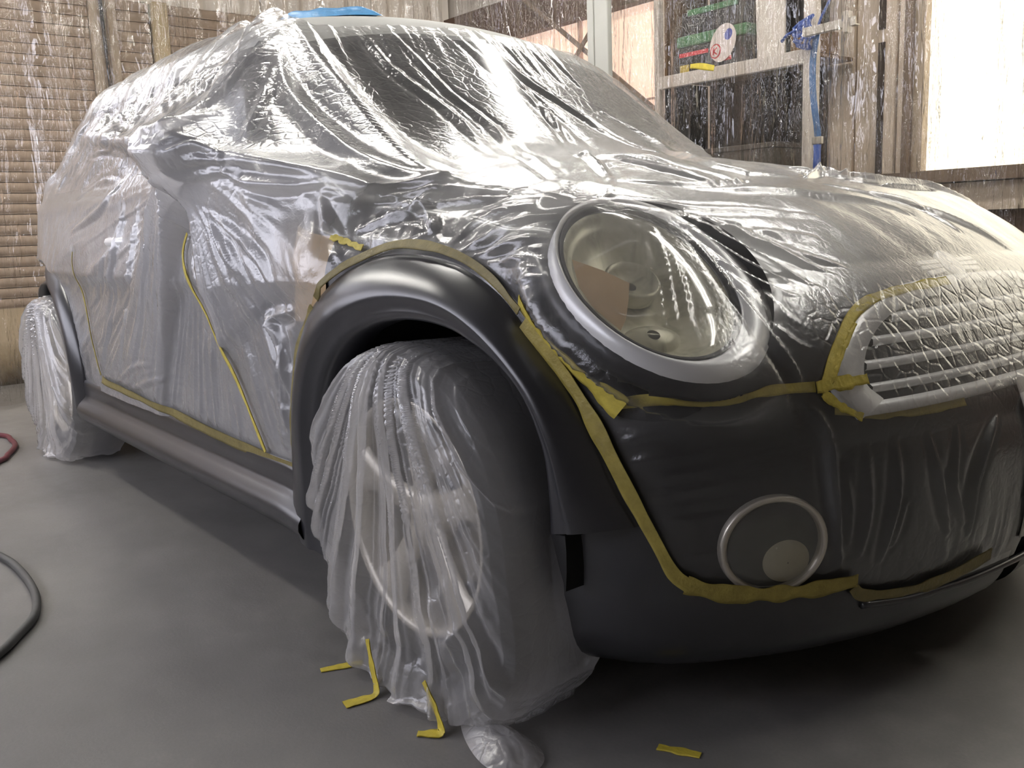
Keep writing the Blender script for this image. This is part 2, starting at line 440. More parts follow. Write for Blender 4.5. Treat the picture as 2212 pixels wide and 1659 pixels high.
# ------------------------------------------------------------------ rack with its things
rk = tag(empty('storage_rack', (-1.65, 2.4, 0)), 'white framed storage rack with dark back against the right wall', 'rack')
RY0, RY1 = 2.20, 2.62
def rp(name, m, *b, bev=.004): return under(rk, MB().box(*b).build(name, m, bev=bev))
for x0, x1 in ((-2.155, -2.12), (-1.243, -1.178)):
    rp('upright', M['rackwhite'], x0, x1, RY0, RY0+.04, 0, 2.5)
rp('shelf_beam', M['rackwhite'], -2.12, -1.243, RY0, RY0+.03, 1.492, 1.556)
rp('shelf', M['rackply'], -2.12, -1.243, RY0+.03, RY1, 1.535, 1.553)
rp('shelf_beam', M['rackwhite'], -2.12, -1.243, RY0, RY0+.03, .80, .86)
rp('shelf', M['rackply'], -2.12, -1.243, RY0+.03, RY1, .84, .858)
rp('shelf_beam', M['rackwhite'], -2.12, -1.243, RY0, RY0+.03, 2.10, 2.16)
rp('shelf', M['rackply'], -2.12, -1.243, RY0+.03, RY1, 2.14, 2.158)
rp('back_panel', M['rackdark'], -2.13, -1.40, RY1+.01, RY1+.035, 0, 2.5)
rp('back_upright', M['rackdark'], -1.42, -1.385, RY1-.03, RY1+.01, 0, 2.5)
rp('side_panel', M['rackply'], -2.118, -2.10, RY0+.04, RY1-.04, 1.56, 2.13)
rp('side_panel', M['rackdark'], -2.118, -2.10, RY0+.04, RY1-.04, .87, 1.53)
# green and black battery case with a round sticker
M['green'] = plain('green_plastic', (.05, .16, .06), .35, 0, .1)
M['blackplastic'] = plain('black_plastic', (.018, .016, .014), .3, 0, .2)
M['red'] = plain('red_print', (.55, .03, .03), .4)
M['stick'] = plain('sticker_white', (.72, .64, .60), .5, 0, .05)
M['bluep'] = plain('blue_print', (.05, .07, .35), .5)
M['yellowp'] = plain('yellow_print', (.45, .33, .04), .5)
bt = tag(empty('battery_case', (-1.83, 2.32, 1.556)), 'black and green battery case with a round red and white sticker on the rack shelf', 'battery')
BX0, BX1, BZ = -2.035, -1.60, 1.556
rp2 = lambda n, m, *b, bev=.004: under(bt, MB().box(*b).build(n, m, bev=bev))
rp2('case', M['blackplastic'], BX0, BX1, 2.255, 2.48, BZ, BZ+.135, bev=.01)
rp2('lid', M['green'], BX0-.006, BX1+.006, 2.248, 2.487, BZ+.135, BZ+.19, bev=.008)
rp2('lid_top', M['blackplastic'], BX0+.01, BX1-.01, 2.27, 2.47, BZ+.19, BZ+.31, bev=.01)
rp2('handle', M['green'], BX0+.06, BX1-.06, 2.258, 2.28, BZ+.285, BZ+.315, bev=.004)
rp2('red_band', M['red'], BX0+.01, BX0+.20, 2.2515, 2.2555, BZ+.085, BZ+.105, bev=0)
rp2('red_band', M['red'], BX1-.17, BX1-.09, 2.2515, 2.2555, BZ+.03, BZ+.05, bev=0)
rp2('yellow_band', M['yellowp'], BX0+.015, BX0+.075, 2.2515, 2.2555, BZ+.01, BZ+.045, bev=0)
def disc(name, c, rx, rz, rot, m, y, parent, n=28):
    V = [(c[0], y, c[1])]+[(c[0]+rx*math.cos(t)*math.cos(rot)-rz*math.sin(t)*math.sin(rot), y, c[1]+rx*math.cos(t)*math.sin(rot)+rz*math.sin(t)*math.cos(rot)) for t in [2*math.pi*k/n for k in range(n)]]
    V += [(x, y+.002, z) for x, _, z in V]
    F = [(0, 1+(k+1) % n, 1+k) for k in range(n)]+[(1+k, 1+(k+1) % n, n+2+(k+1) % n, n+2+k) for k in range(n)]
    return under(parent, mesh_obj(name, V, F, m, None, False))
sc = (-1.735, BZ+.115)
disc('sticker', sc, .075, .095, -.55, M['stick'], 2.244, bt)
disc('sticker_mark', (sc[0]-.045, sc[1]-.035), .032, .036, -.4, M['red'], 2.2425, bt)
disc('sticker_mark', (sc[0]-.045, sc[1]-.035), .026, .030, -.4, M['stick'], 2.2412, bt)
def letter_k(c, s, y, m, parent):
    mb = MB()
    mb.bar((c[0]-s*.35, y, c[1]-s*.5), (c[0]-s*.35, y, c[1]+s*.5), s*.2, .0012, (0, 1, 0))
    mb.bar((c[0]-s*.3, y, c[1]), (c[0]+s*.35, y, c[1]+s*.5), s*.2, .0012, (0, 1, 0))
    mb.bar((c[0]-s*.3, y, c[1]), (c[0]+s*.35, y, c[1]-s*.5), s*.2, .0012, (0, 1, 0))
    return under(parent, mb.build('sticker_letter', m))
letter_k((sc[0]-.045, sc[1]-.035), .034, 2.2398, M['red'], bt)
disc('sticker_mark', (sc[0]+.035, sc[1]+.035), .022, .028, -.5, M['bluep'], 2.2425, bt)
# leaning white board, small boxes, crate behind
tag(MB().add([(-1.54, 2.262, 1.556), (-1.385, 2.262, 1.556), (-1.42, 2.30, 2.13), (-1.59, 2.30, 2.13), (-1.54, 2.274, 1.556), (-1.385, 2.274, 1.556), (-1.42, 2.312, 2.13), (-1.59, 2.312, 2.13)],
    [(0, 1, 2, 3), (7, 6, 5, 4), (0, 4, 5, 1), (1, 5, 6, 2), (2, 6, 7, 3), (3, 7, 4, 0)]).build('white_board', plain('board_white', (.60, .55, .49), .6, 0, .05)), 'narrow white board leaning on the rack shelf right of the battery case', 'board')
tag(MB().box(-1.38, -1.25, 2.30, 2.50, 1.556, 1.66).box(-1.376, -1.254, 2.296, 2.30, 1.59, 1.63).build('small_carton', M['rackply'], bev=.004), 'small brown carton at the right end of the rack shelf', 'carton')
M['greydrk'] = plain('dark_grey_crate', (.07, .06, .05), .6)
cr = tag(empty('crate', (-1.8, 2.5, .86)), 'dark grey crate on the lower rack shelf', 'crate')
under(cr, MB().box(-2.05, -1.45, 2.28, 2.58, .86, .88).box(-2.05, -1.45, 2.28, 2.30, .88, 1.14).box(-2.05, -1.45, 2.56, 2.58, .88, 1.14).box(-2.05, -2.03, 2.30, 2.56, .88, 1.14).box(-1.47, -1.45, 2.30, 2.56, .88, 1.14).build('tub', M['greydrk'], bev=.004))
under(cr, MB().box(-2.06, -1.44, 2.27, 2.59, 1.14, 1.165).build('rim', M['greydrk'], bev=.004))
# blue knotted cord round the upright, hanging blue strap, bracket bar
M['blue'] = plain('blue_strap', (.07, .16, .34), .6, 0, .15, 20)
M['bluecord'] = plain('blue_cord', (.035, .09, .36), .5, 0, .2, 20)
M['galv'] = plain('galvanised_bar', (.42, .39, .34), .4, .5, .1)
kn = MB(); rr = random.Random(3)
for k in range(5):
    pts = []
    for j in range(14):
        a = 2*math.pi*j/13+k; pts.append((-1.205+.055*math.cos(a)+.02*math.sin(3*a+k), 2.165+.03*math.sin(a*2+k)*.6-.01*k*.3, 1.615+.032*math.sin(a)+.014*math.cos(2*a+k)+.012*(k-2)))
    kn.tube(pts, .008, 7)
kn.tube([(-1.26, 2.175, 1.64), (-1.31, 2.17, 1.625), (-1.34, 2.172, 1.60)], .007, 6).tube([(-1.16, 2.17, 1.60), (-1.13, 2.16, 1.66), (-1.06, 2.15, 1.76), (-.99, 2.15, 1.80)], .006, 6)
tag(kn.build('knotted_cord', M['bluecord'], smooth=True), 'blue cord knotted around the white rack upright', 'cord')
st = MB(); P = spline([(-1.155, 2.17, 1.60), (-1.17, 2.168, 1.50), (-1.165, 2.165, 1.35), (-1.145, 2.17, 1.20), (-1.14, 2.172, 1.15)], 16)
V = [(p[0]+s*.016, p[1]+e, p[2]) for p in P for s, e in ((-1, 0), (1, 0), (1, .004), (-1, .004))]
F = [(4*i+a, 4*i+(a+1) % 4, 4*i+4+(a+1) % 4, 4*i+4+a) for i in range(15) for a in range(4)]+[(0, 3, 2, 1), (60, 61, 62, 63)]
sb = tag(empty('hanging_strap', (-1.15, 2.17, 1.0)), 'flat blue strap hanging from the knotted cord beside the rack', 'strap')
under(sb, mesh_obj('webbing', V, F, M['blue'], None, False))
under(sb, MB().box(-1.165, -1.115, 2.162, 2.182, 1.12, 1.155).build('buckle', M['galv'], bev=.004))
under(sb, MB().tube([(-1.14, 2.17, 1.12), (-1.142, 2.172, 1.0), (-1.155, 2.17, .9), (-1.14, 2.17, .8)], .018, 8).build('strap_end', M['bluecord'], smooth=True))
br = tag(empty('bracket_bar', (-1.1, 2.12, 1.6)), 'pale metal bracket bar sticking out beside the knotted cord', 'bracket')
under(br, MB().bar((-1.19, 2.13, 1.595), (-.93, 2.13, 1.60), .03, .006).bar((-1.19, 2.115, 1.61), (-.93, 2.115, 1.615), .004, .035).build('bar', M['galv']))
under(br, MB().box(-.985, -.96, 2.10, 2.14, 1.57, 1.66).build('end_plate', M['rackwhite'], bev=.004))

# ------------------------------------------------------------------ clear vinyl booth curtains
def m_vinyl():
    m, nt, b = mat('clear_vinyl'); nt.nodes.remove(b); out = nt.nodes['Material Output']
    v = coords(nt, 'Object', (1, 1, 1)); vs = coords(nt, 'Object', (9, 9, 1.6)); vf = coords(nt, 'Object', (45, 45, 9.0))
    n1 = noise(nt, vs, 2.2, 3, .5, .6); n2 = noise(nt, coords(nt, 'Object', (48, 48, 9)), 1.0, 3, .55, .4)
    msk = ramp(nt, noise(nt, coords(nt, 'Object', (7, 7, 1.3)), 1.0, 3, .6), [(.40, (.03,)*3), (.56, (1,)*3)])
    hm = N(nt, 'ShaderNodeMath', operation='MULTIPLY'); L(nt, n2, hm.inputs[0]); L(nt, msk, hm.inputs[1])
    nr = bump(nt, hm.outputs[0], 1.0, .035, bump(nt, n1, .7, .03))
    tr = N(nt, 'ShaderNodeBsdfTransparent'); tr.inputs[0].default_value = (.95, .94, .92, 1)
    gl = N(nt, 'ShaderNodeBsdfGlossy'); gl.inputs['Roughness'].default_value = .05; L(nt, nr, gl.inputs['Normal'])
    di = N(nt, 'ShaderNodeBsdfDiffuse'); di.inputs[0].default_value = (.8, .78, .75, 1)
    tl = N(nt, 'ShaderNodeBsdfTranslucent'); tl.inputs[0].default_value = (.8, .76, .72, 1)
    l2 = N(nt, 'ShaderNodeLayerWeight'); l2.inputs['Blend'].default_value = .5; L(nt, nr, l2.inputs['Normal'])
    lw = N(nt, 'ShaderNodeMath', operation='POWER'); L(nt, l2.outputs['Facing'], lw.inputs[0]); lw.inputs[1].default_value = 4.0
    s = noise(nt, coords(nt, 'Object', (14, 14, .35)), 1.0, 3, .6)
    hz = ramp(nt, s, [(.45, (.008,)*3), (.62, (.045,)*3), (.72, (.11,)*3)])
    md = N(nt, 'ShaderNodeMixShader'); L(nt, hz, md.inputs[0]); L(nt, tr.outputs[0], md.inputs[1])
    dt = N(nt, 'ShaderNodeMixShader'); dt.inputs[0].default_value = .5; L(nt, di.outputs[0], dt.inputs[1]); L(nt, tl.outputs[0], dt.inputs[2]); L(nt, dt.outputs[0], md.inputs[2])
    mg = N(nt, 'ShaderNodeMixShader')
    mu = N(nt, 'ShaderNodeMath', operation='MULTIPLY_ADD', use_clamp=True); L(nt, lw.outputs[0], mu.inputs[0]); mu.inputs[1].default_value = .8; mu.inputs[2].default_value = .13
    L(nt, mu.outputs[0], mg.inputs[0]); L(nt, md.outputs[0], mg.inputs[1]); L(nt, gl.outputs[0], mg.inputs[2])
    L(nt, mg.outputs[0], out.inputs[0]); return m
M['vinyl'] = m_vinyl()
def curtain(a, b, z0, z1, n, k, amp, name, label, seed):
    a = np.array(a); b = np.array(b); d = b-a; Ln = np.linalg.norm(d); d = d/Ln; nn = np.array([-d[1], d[0]])
    s = np.linspace(0, Ln, n); z = np.linspace(z0, z1, k); S, Zz = np.meshgrid(s, z, indexing='ij')
    off = amp*(np.sin(S*2*np.pi/.41+1.2*np.sin(S*3+seed))*.6 + (fbm(S*9+seed*7, Zz*.35)-.5)*2.2 + (ridged(S*22+seed, Zz*.9, 3)-.5)*.5)
    V = np.stack([a[0]+d[0]*S+nn[0]*off, a[1]+d[1]*S+nn[1]*off, Zz], -1).reshape(-1, 3)
    c = tag(empty(name, (*((a+b)/2), z0)), label, 'curtain', 'clear vinyl booth curtains')
    under(c, mesh_obj('vinyl_sheet', V, gridF(n, k), M['vinyl']))
    under(c, MB().tube([(a[0], a[1], z1+.01), (b[0], b[1], z1+.01)], .014, 8).build('rail', M['galv'], smooth=True))
    return c
curtain((-3.75, -3.1), (-3.75, 1.98), .02, 2.75, 420, 70, .045, 'vinyl_curtain', 'clear vinyl curtain hanging in front of the brown roller shutters', 1)
curtain((-3.7, 2.03), (.75, 2.03), .02, 2.75, 420, 70, .035, 'vinyl_curtain', 'clear vinyl curtain hanging in front of the storage rack and window', 2)
# ------------------------------------------------------------------ car materials
def m_paint(name, col, rough, metal, coat=0.0, flake=.0):
    m, nt, b = mat(name); v = coords(nt)
    c0 = tuple(c*.9 for c in col); c1 = tuple(min(1, c*1.1) for c in col)
    L(nt, ramp(nt, noise(nt, v, 5), [(.3, c0), (.7, c1)]), b.inputs['Base Color'])
    setin(b, Roughness=rough, Metallic=metal); b.inputs['Coat Weight'].default_value = coat
    L(nt, bump(nt, noise(nt, v, 220, 2), .03+flake, .001), b.inputs['Normal'])
    return m
M['paint'] = m_paint('dark_grey_metallic_paint', (.016, .016, .017), .40, .2, .2)
M['roofpaint'] = m_paint('silver_white_roof_paint', (.42, .42, .40), .6, 0, 0)
M['satin'] = m_paint('satin_black_trim', (.024, .024, .028), .29, 0, 0, .02)
M['satin'].node_tree.nodes['Principled BSDF'].inputs['Specular IOR Level'].default_value = .95
M['liner'] = plain('wheel_arch_liner', (.006, .006, .006), .9)
M['glass'] = m_paint('dark_window_glass', (.02, .022, .022), .08, 0)
M['chrome'] = m_paint('satin_chrome', (.95, .95, .95), .34, .25)
M['alloy'] = m_paint('silver_alloy', (.62, .58, .50), .35, .6)
M['tyre'] = plain('tyre_rubber', (.014, .014, .014), .75, 0, .2, 30, .3, 90)
def m_reflector():
    m, nt, b = mat('lamp_reflector'); v = coords(nt, 'Object', (1, 1, 1))
    n1 = noise(nt, coords(nt, 'Object', (22, 22, 4)), 1.0, 3, .6, .8)
    L(nt, ramp(nt, n1, [(.25, (.35, .33, .25)), (.5, (.80, .77, .62)), (.75, (1, .97, .85))]), b.inputs['Base Color'])
    setin(b, Roughness=.34, Metallic=.15); return m
M['reflector'] = m_reflector()
M['fogspot'] = plain('cream_painted_glint', (.62, .57, .46), .4)
M['fogbowl'] = m_paint('fog_bowl', (.50, .48, .43), .5, .5)
M['grilledark'] = plain('grille_black', (.010, .010, .011), .5)
def m_lens():
    m, nt, b = mat('clear_lamp_lens'); nt.nodes.remove(b); out = nt.nodes['Material Output']
    tr = N(nt, 'ShaderNodeBsdfTransparent'); tr.inputs[0].default_value = (.93, .93, .88, 1)
    gl = N(nt, 'ShaderNodeBsdfGlossy'); gl.inputs['Roughness'].default_value = .06
    l2 = N(nt, 'ShaderNodeLayerWeight'); l2.inputs['Blend'].default_value = .5
    pw = N(nt, 'ShaderNodeMath', operation='POWER'); L(nt, l2.outputs['Facing'], pw.inputs[0]); pw.inputs[1].default_value = 4.0
    fr = N(nt, 'ShaderNodeMath', operation='MULTIPLY_ADD', use_clamp=True); L(nt, pw.outputs[0], fr.inputs[0]); fr.inputs[1].default_value = .8; fr.inputs[2].default_value = .05
    v = coords(nt); hz = ramp(nt, noise(nt, v, 30, 3), [(.3, (.05,)*3), (.7, (.11,)*3)])
    df = N(nt, 'ShaderNodeBsdfDiffuse'); df.inputs[0].default_value = (.7, .7, .62, 1)
    m1 = N(nt, 'ShaderNodeMixShader'); L(nt, hz, m1.inputs[0]); L(nt, tr.outputs[0], m1.inputs[1]); L(nt, df.outputs[0], m1.inputs[2])
    m2 = N(nt, 'ShaderNodeMixShader'); L(nt, fr.outputs[0], m2.inputs[0]); L(nt, m1.outputs[0], m2.inputs[1]); L(nt, gl.outputs[0], m2.inputs[2])
    L(nt, m2.outputs[0], out.inputs[0]); return m
M['lens'] = m_lens()

# outlines on the flank (x, y, z), traced on the body
ARCH_O = np.array([[-.462,-.795,.17],[-.452,-.808,.24],[-.44,-.81,.318],[-.42,-.814,.402],[-.401,-.815,.474],[-.383,-.813,.533],[-.357,-.812,.592],[-.305,-.808,.659],[-.224,-.797,.714],[-.146,-.781,.744],[-.061,-.766,.757],[.033,-.759,.751],[.121,-.758,.733],[.201,-.755,.697],[.252,-.753,.656],[.299,-.748,.61],[.341,-.741,.564],[.387,-.731,.485],[.418,-.717,.411],[.443,-.7,.36]])
ARCH_I = np.array([[-.292,.155],[-.290,.22],[-.287,.298],[-.293,.387],[-.282,.463],[-.242,.54],[-.17,.603],[-.082,.639],[.001,.654],[.082,.655],[.159,.643],[.225,.615],[.278,.575],[.312,.53],[.338,.463],[.345,.393],[.345,.345]])
ZB_Y = np.array([-.84,-.76,-.717,-.693,-.669,-.647,-.583,-.506,-.43,-.41,-.313,-.138,.055,.3,.5,.65,.75,.84])
ZB_Z = np.array([.70,.50,.411,.343,.286,.264,.248,.244,.241,.217,.208,.207,.203,.207,.215,.25,.31,.33])
_aa = np.arctan2(ARCH_O[:, 2]-.305, ARCH_O[:, 0]); _ar = np.hypot(ARCH_O[:, 2]-.305, ARCH_O[:, 0])
_o = np.argsort(np.where(_aa < -2, _aa+2*np.pi, _aa)); _aa = np.where(_aa < -2, _aa+2*np.pi, _aa)[_o]; _ar = _ar[_o]
def b_arch_f(x, z, grow=0.):
    a = np.arctan2(z-.305, x); a = np.where(a < -1.6, a+2*np.pi, a)
    return np.hypot(x, z-.305) - (np.interp(a, _aa, _ar)+grow)
def b_arch_r(x, z, grow=0.):
    return np.hypot((x+2.475)/1.0, z-.305) - (.438+grow)
def b_low(x, y, z):
    front = z-np.interp(y, ZB_Y, ZB_Z)
    return np.where(x > .36, front, z-.318)
def b_arches(x, y, z, grow=0.):
    far = y > -.4
    f = np.where((x > -.62) & (x < .5) & ~far, b_arch_f(x, z, grow), 9.)
    r = np.where((x < -1.8) & ~far, b_arch_r(x, z, grow), 9.)
    g = np.where(far & (y > .4), np.minimum(np.hypot(x, z-.305), np.hypot(x+2.467, z-.305))-.45, 9.)
    return np.minimum(np.minimum(f, r), g)
def b_lampcut(x, y, z, k=1.0):
    h, v, n = ring_frame(*HLN); dx, dy, dz = x-HLC[0], -np.abs(y)-HLC[1], z-HLC[2]
    a = (dx*h[0]+dy*h[1]+dz*h[2])/HLA; b = (dx*v[0]+dy*v[1]+dz*v[2])/HLB
    return (np.sqrt(a*a+b*b)-k)*HLA
def grad(f, P, e=2e-3):
    g = np.stack([f(P[..., 0]+e, P[..., 1], P[..., 2])-f(P[..., 0]-e, P[..., 1], P[..., 2]),
                  f(P[..., 0], P[..., 1]+e, P[..., 2])-f(P[..., 0], P[..., 1]-e, P[..., 2]),
                  f(P[..., 0], P[..., 1], P[..., 2]+e)-f(P[..., 0], P[..., 1], P[..., 2]-e)], -1)
    return g/(np.linalg.norm(g, axis=-1, keepdims=True)+1e-9)
def snap(f, P, it=6):
    # move points onto the surface f = 0
    P = np.array(P, float)
    for _ in range(it):
        P = P-grad(f, P)*f(P[..., 0], P[..., 1], P[..., 2])[..., None]
    return P
def cut(P, B):
    # P grid (n, m, 3), B > 0 kept; outside vertices next to kept ones are pulled onto the edge
    P = P.copy(); n, m = B.shape; ins = B > 0; used = ins.copy()
    Q = P.copy()
    for di, dj in ((1, 0), (-1, 0), (0, 1), (0, -1), (1, 1), (1, -1), (-1, 1), (-1, -1)):
        nb = np.roll(np.roll(ins, di, 0), dj, 1); Bn = np.roll(np.roll(B, di, 0), dj, 1); Pn = np.roll(np.roll(P, di, 0), dj, 1)
        s = ~used & nb
        t = (Bn/(Bn-B+1e-9))[..., None]
        Q[s] = (Pn+(P-Pn)*t)[s]; used |= s
    F = gridF(n, m); k = used.ravel()[F].all(1) & ins.ravel()[F].any(1)
    return Q, F[k]

# ------------------------------------------------------------------ car body
car = tag(empty('car', (-1.2, 0, 0)), 'dark grey hatchback with satin black wheel arches, masked in clear film for painting', 'car')
ss = np.r_[np.linspace(-3.32, -.7, 130), np.linspace(-.69, .93, 150)]
th = np.r_[np.linspace(math.radians(-84), math.radians(125), 170), np.linspace(math.radians(127), math.radians(264), 70)]
O_, D_ = param_grid(ss, th); BODY = O_+D_*cast(f_body, O_, D_)[..., None]
bx, by, bz = BODY[..., 0], BODY[..., 1], BODY[..., 2]
low = np.minimum(b_low(bx, by, bz)+.03, 9)
Bk = np.minimum(np.minimum(low, b_arches(bx, by, bz, -.012)), b_lampcut(bx, by, bz, .97))
nrm = grad(f_body, BODY)
roofm = (bz > 1.27) & (bx < -.86)
wind = (nrm[..., 0] > .35) & (bz > .97) & (bx > -.98) & (bx < -.40) & (np.abs(by) < .66-(bz-.95)*.42)
sidew = (np.abs(nrm[..., 1]) > .6) & (bz > .97) & (bz < 1.30) & (bx < -.62-(bz-.97)*.95) & (bx > -2.45) & (np.abs(bx+1.60) > .035)
cls = np.where(roofm, 1, np.where(wind, 2, np.where(sidew, 3, 0)))
Qb, Fb = cut(BODY, Bk); Vb = Qb.reshape(-1, 3)
fc = cls.ravel()[Fb]; fcl = fc.max(1); fcl = np.where((fc == fc[:, :1]).all(1), fc[:, 0], 0)
for k, (nm, mt) in enumerate((('body_shell', 'paint'), ('roof', 'roofpaint'), ('windscreen', 'glass'), ('side_window', 'glass'))):
    fk = fcl == k
    if k == 3:
        cx = Vb[Fb[:, 0]]
        for sgn in (-1, 1):
            for lo_, hi_ in ((-1.6, 0), (-3, -1.6)):
                g = fk & (cx[:, 1]*sgn > 0) & (cx[:, 0] > lo_) & (cx[:, 0] <= hi_)
                if g.any():
                    v, f_, _ = keep(Vb, Fb[g]); under(car, mesh_obj(nm, v, f_, M[mt]))
    else:
        v, f_, _ = keep(Vb, Fb[fk]); under(car, mesh_obj(nm, v, f_, M[mt]))
# lower bumper: bare satin plastic below the tape line
Bl = np.minimum(np.minimum(-(b_low(bx, by, bz)-.012), bx-np.where(bz > .345, .345, .305)), np.minimum(9, bz-.1))
Bl = np.minimum(Bl, np.where(by > .3, 9., np.maximum(b_arch_f(bx, bz, -.006), .352-bz)))
off = np.where(bz < .25, .010, .006)[..., None]
Ql, Fl = cut(BODY+nrm*off, Bl); v, f_, _ = keep(Ql.reshape(-1, 3), Fl); under(car, mesh_obj('lower_bumper', v, f_, M['satin']))
# bumper lip: a thin bright edge just under the tape
ly = np.linspace(-.405, .40, 60); lp = snap(f_body, np.c_[np.interp(ly, [-.42, -.3, 0, .3, .42], [.62, .655, .68, .655, .62]), ly, np.interp(ly, ZB_Y, ZB_Z)-.012])
ln = grad(f_body, lp); under(car, MB().tube(lp+ln*.012, .006, 8).build('bumper_lip', M['satin'], smooth=True))
# underbody
under(car, MB().box(-2.85, .50, -.55, .55, .15, .60).build('underbody', M['liner'], bev=.03))

# wheel arch claddings
def cladding(Po, Pi, ylip, name='arch_cladding', n=90, back=True):
    Po = spline(Po, n); Pi = spline(Pi, n)
    ny = grad(f_body, Po)
    rows = []
    T = [(-.0, 0), (0, .010), (.06, .020), (.25, .036), (.45, .045), (.62, .046), (.70, .043), (.76, .036), (.90, .032), (1.0, .026)]
    for t, h in T:
        xz = Po[:, [0, 2]]*(1-t)+Pi*t
        yb = Po[:, 1]+(ylip-Po[:, 1]-.0)*(t**1.1)
        rows.append(np.c_[xz[:, 0], yb-h*(.45+.55*np.abs(ny[:, 1])), xz[:, 1]])
    d = Pi-np.array([[Pi[:, 0].mean(), .305]]); d /= np.linalg.norm(d, axis=1)[:, None]
    rows.append(np.c_[Pi[:, 0]-d[:, 0]*.006, ylip-.016, Pi[:, 1]-d[:, 1]*.006])
    rows.append(np.c_[Pi[:, 0]-d[:, 0]*.006, ylip+.03, Pi[:, 1]-d[:, 1]*.006])
    rows.append(np.c_[Pi[:, 0]+d[:, 0]*.01, ylip+.06, Pi[:, 1]+d[:, 1]*.01])
    V = np.array(rows).reshape(-1, 3)
    return under(car, mesh_obj(name, V, gridF(len(rows), n), M['satin']))
yl = np.interp(spline(np.c_[ARCH_I, ARCH_I[:, 0]*0], 90)[:, 0], [-.3, 0, .2, .35], [-.812, -.806, -.795, -.765])
cladding(ARCH_O, np.array(ARCH_I), yl)
ang = np.radians(np.linspace(-12, 200, 40))
PoR = np.c_[-2.475+.438*np.cos(ang), ang*0-.8, .305+.438*np.sin(ang)]
PoR[:, 2] = np.maximum(PoR[:, 2], .20)
PoR = np.array([np.r_[p[0], -.76 if p[0] < -2.8 else -.8, p[2]] for p in PoR])
for _ in range(8):
    PoR[:, 1] += f_body(PoR[:, 0], PoR[:, 1], PoR[:, 2])*1.0
PiR = np.c_[-2.467+.345*np.cos(ang), np.maximum(.305+.348*np.sin(ang), .2)]
yr = np.interp(PiR[:, 0], [-2.85, -2.6, -2.2], [-.77, -.80, -.812])
cladding(PoR, PiR, np.interp(np.linspace(0, 1, 90), np.linspace(0, 1, 40), yr))
# lower leg of the front cladding in front of the wheel down to the bumper corner
# wheel wells
def well(cx, r, y0, y1):
    n = 40; a = np.radians(np.linspace(-8, 186, n)); V = []
    for y in (y0, y1):
        V += [(cx+r*math.cos(t), y, .305+r*math.sin(t)) for t in a]
    F = [(i, i+1, n+i+1, n+i) for i in range(n-1)]
    V.append((cx, y1, .30)); F += [(n+i, n+i+1, 2*n) for i in range(n-1)]
    return under(car, mesh_obj('wheel_well', V, F, M['liner']))
well(0, .362, -.775, -.50); well(-2.467, .362, -.77, -.50)
# sill
prof = [(-.792, .336), (-.812, .334), (-.822, .330), (-.827, .320), (-.826, .300), (-.824, .282), (-.827, .272), (-.838, .262), (-.850, .250), (-.858, .236), (-.859, .222), (-.850, .204), (-.832, .186), (-.79, .168), (-.70, .158)]
xs_ = np.linspace(-2.04, -.36, 60); V = []
for x in xs_:
    e = sstep(-2.04, -1.9, x)
    sw_ = np.interp(x, [-.46, -.335], [0, -.014])
    for y, z in prof:
        V.append((x, y-.004, z-.014*(x+2.04)/1.7+sw_))
under(car, mesh_obj('side_sill', V, gridF(60, len(prof)), M['satin']))

# door shut lines and side lamp housing under the film
M['line'] = plain('shut_line_black', (.004, .004, .004), .9)
M['scuttle'] = plain('tan_masking_paper', (.50, .36, .20), .8, 0, .1, 12)
def surf_tube(pts, rad, name, m, off=0., parent=None, n=40):
    P = snap(f_body, spline(pts, n)); P = P+grad(f_body, P)*off
    o = MB().tube(P, rad, 6).build(name, m, smooth=True); return under(parent or car, o)
surf_tube([(-.50, -.8, .36), (-.49, -.81, .6), (-.52, -.8, .8), (-.56, -.78, .93)], .004, 'door_gap', M['line'])
surf_tube([(-1.66, -.8, .36), (-1.66, -.81, .6), (-1.64, -.8, .8), (-1.62, -.78, .95)], .004, 'door_gap', M['line'])
dh = snap(f_body, np.array([[-1.50, -.82, .80]]))[0]
hd = under(car, MB().tube([(dh[0]-.09, dh[1]+.005, dh[2]), (dh[0]-.07, dh[1]-.03, dh[2]), (dh[0]+.07, dh[1]-.03, dh[2]), (dh[0]+.09, dh[1]+.005, dh[2])], .014, 8).build('door_handle', M['chrome'], smooth=True))

# door mirrors
for sgn in (-1, 1):
    n, k = 24, 14; V = []
    for i in range(k+1):
        p = math.pi*i/k
        for j in range(n):
            q = 2*math.pi*j/n
            sx = math.copysign(abs(math.cos(q))**.8, math.cos(q)); sz = math.copysign(abs(math.sin(q))**.8, math.sin(q))
            V.append((MIR[0]+.07*math.sin(p)*sx, sgn*(-MIR[1]+.080*math.cos(p)), MIR[2]+.062*math.sin(p)*sz))
    mr = under(car, mesh_obj('door_mirror', V, gridF(k+1, n, True), M['satin']))
    a = MB().bar((-.78, sgn*.74, .93), (-.79, sgn*.86, .965), .06, .03).build('mirror_arm', M['satin'], mr); a.matrix_parent_inverse = Matrix.Translation((1.2, 0, 0))@Matrix.Translation((-1.2, 0, 0))

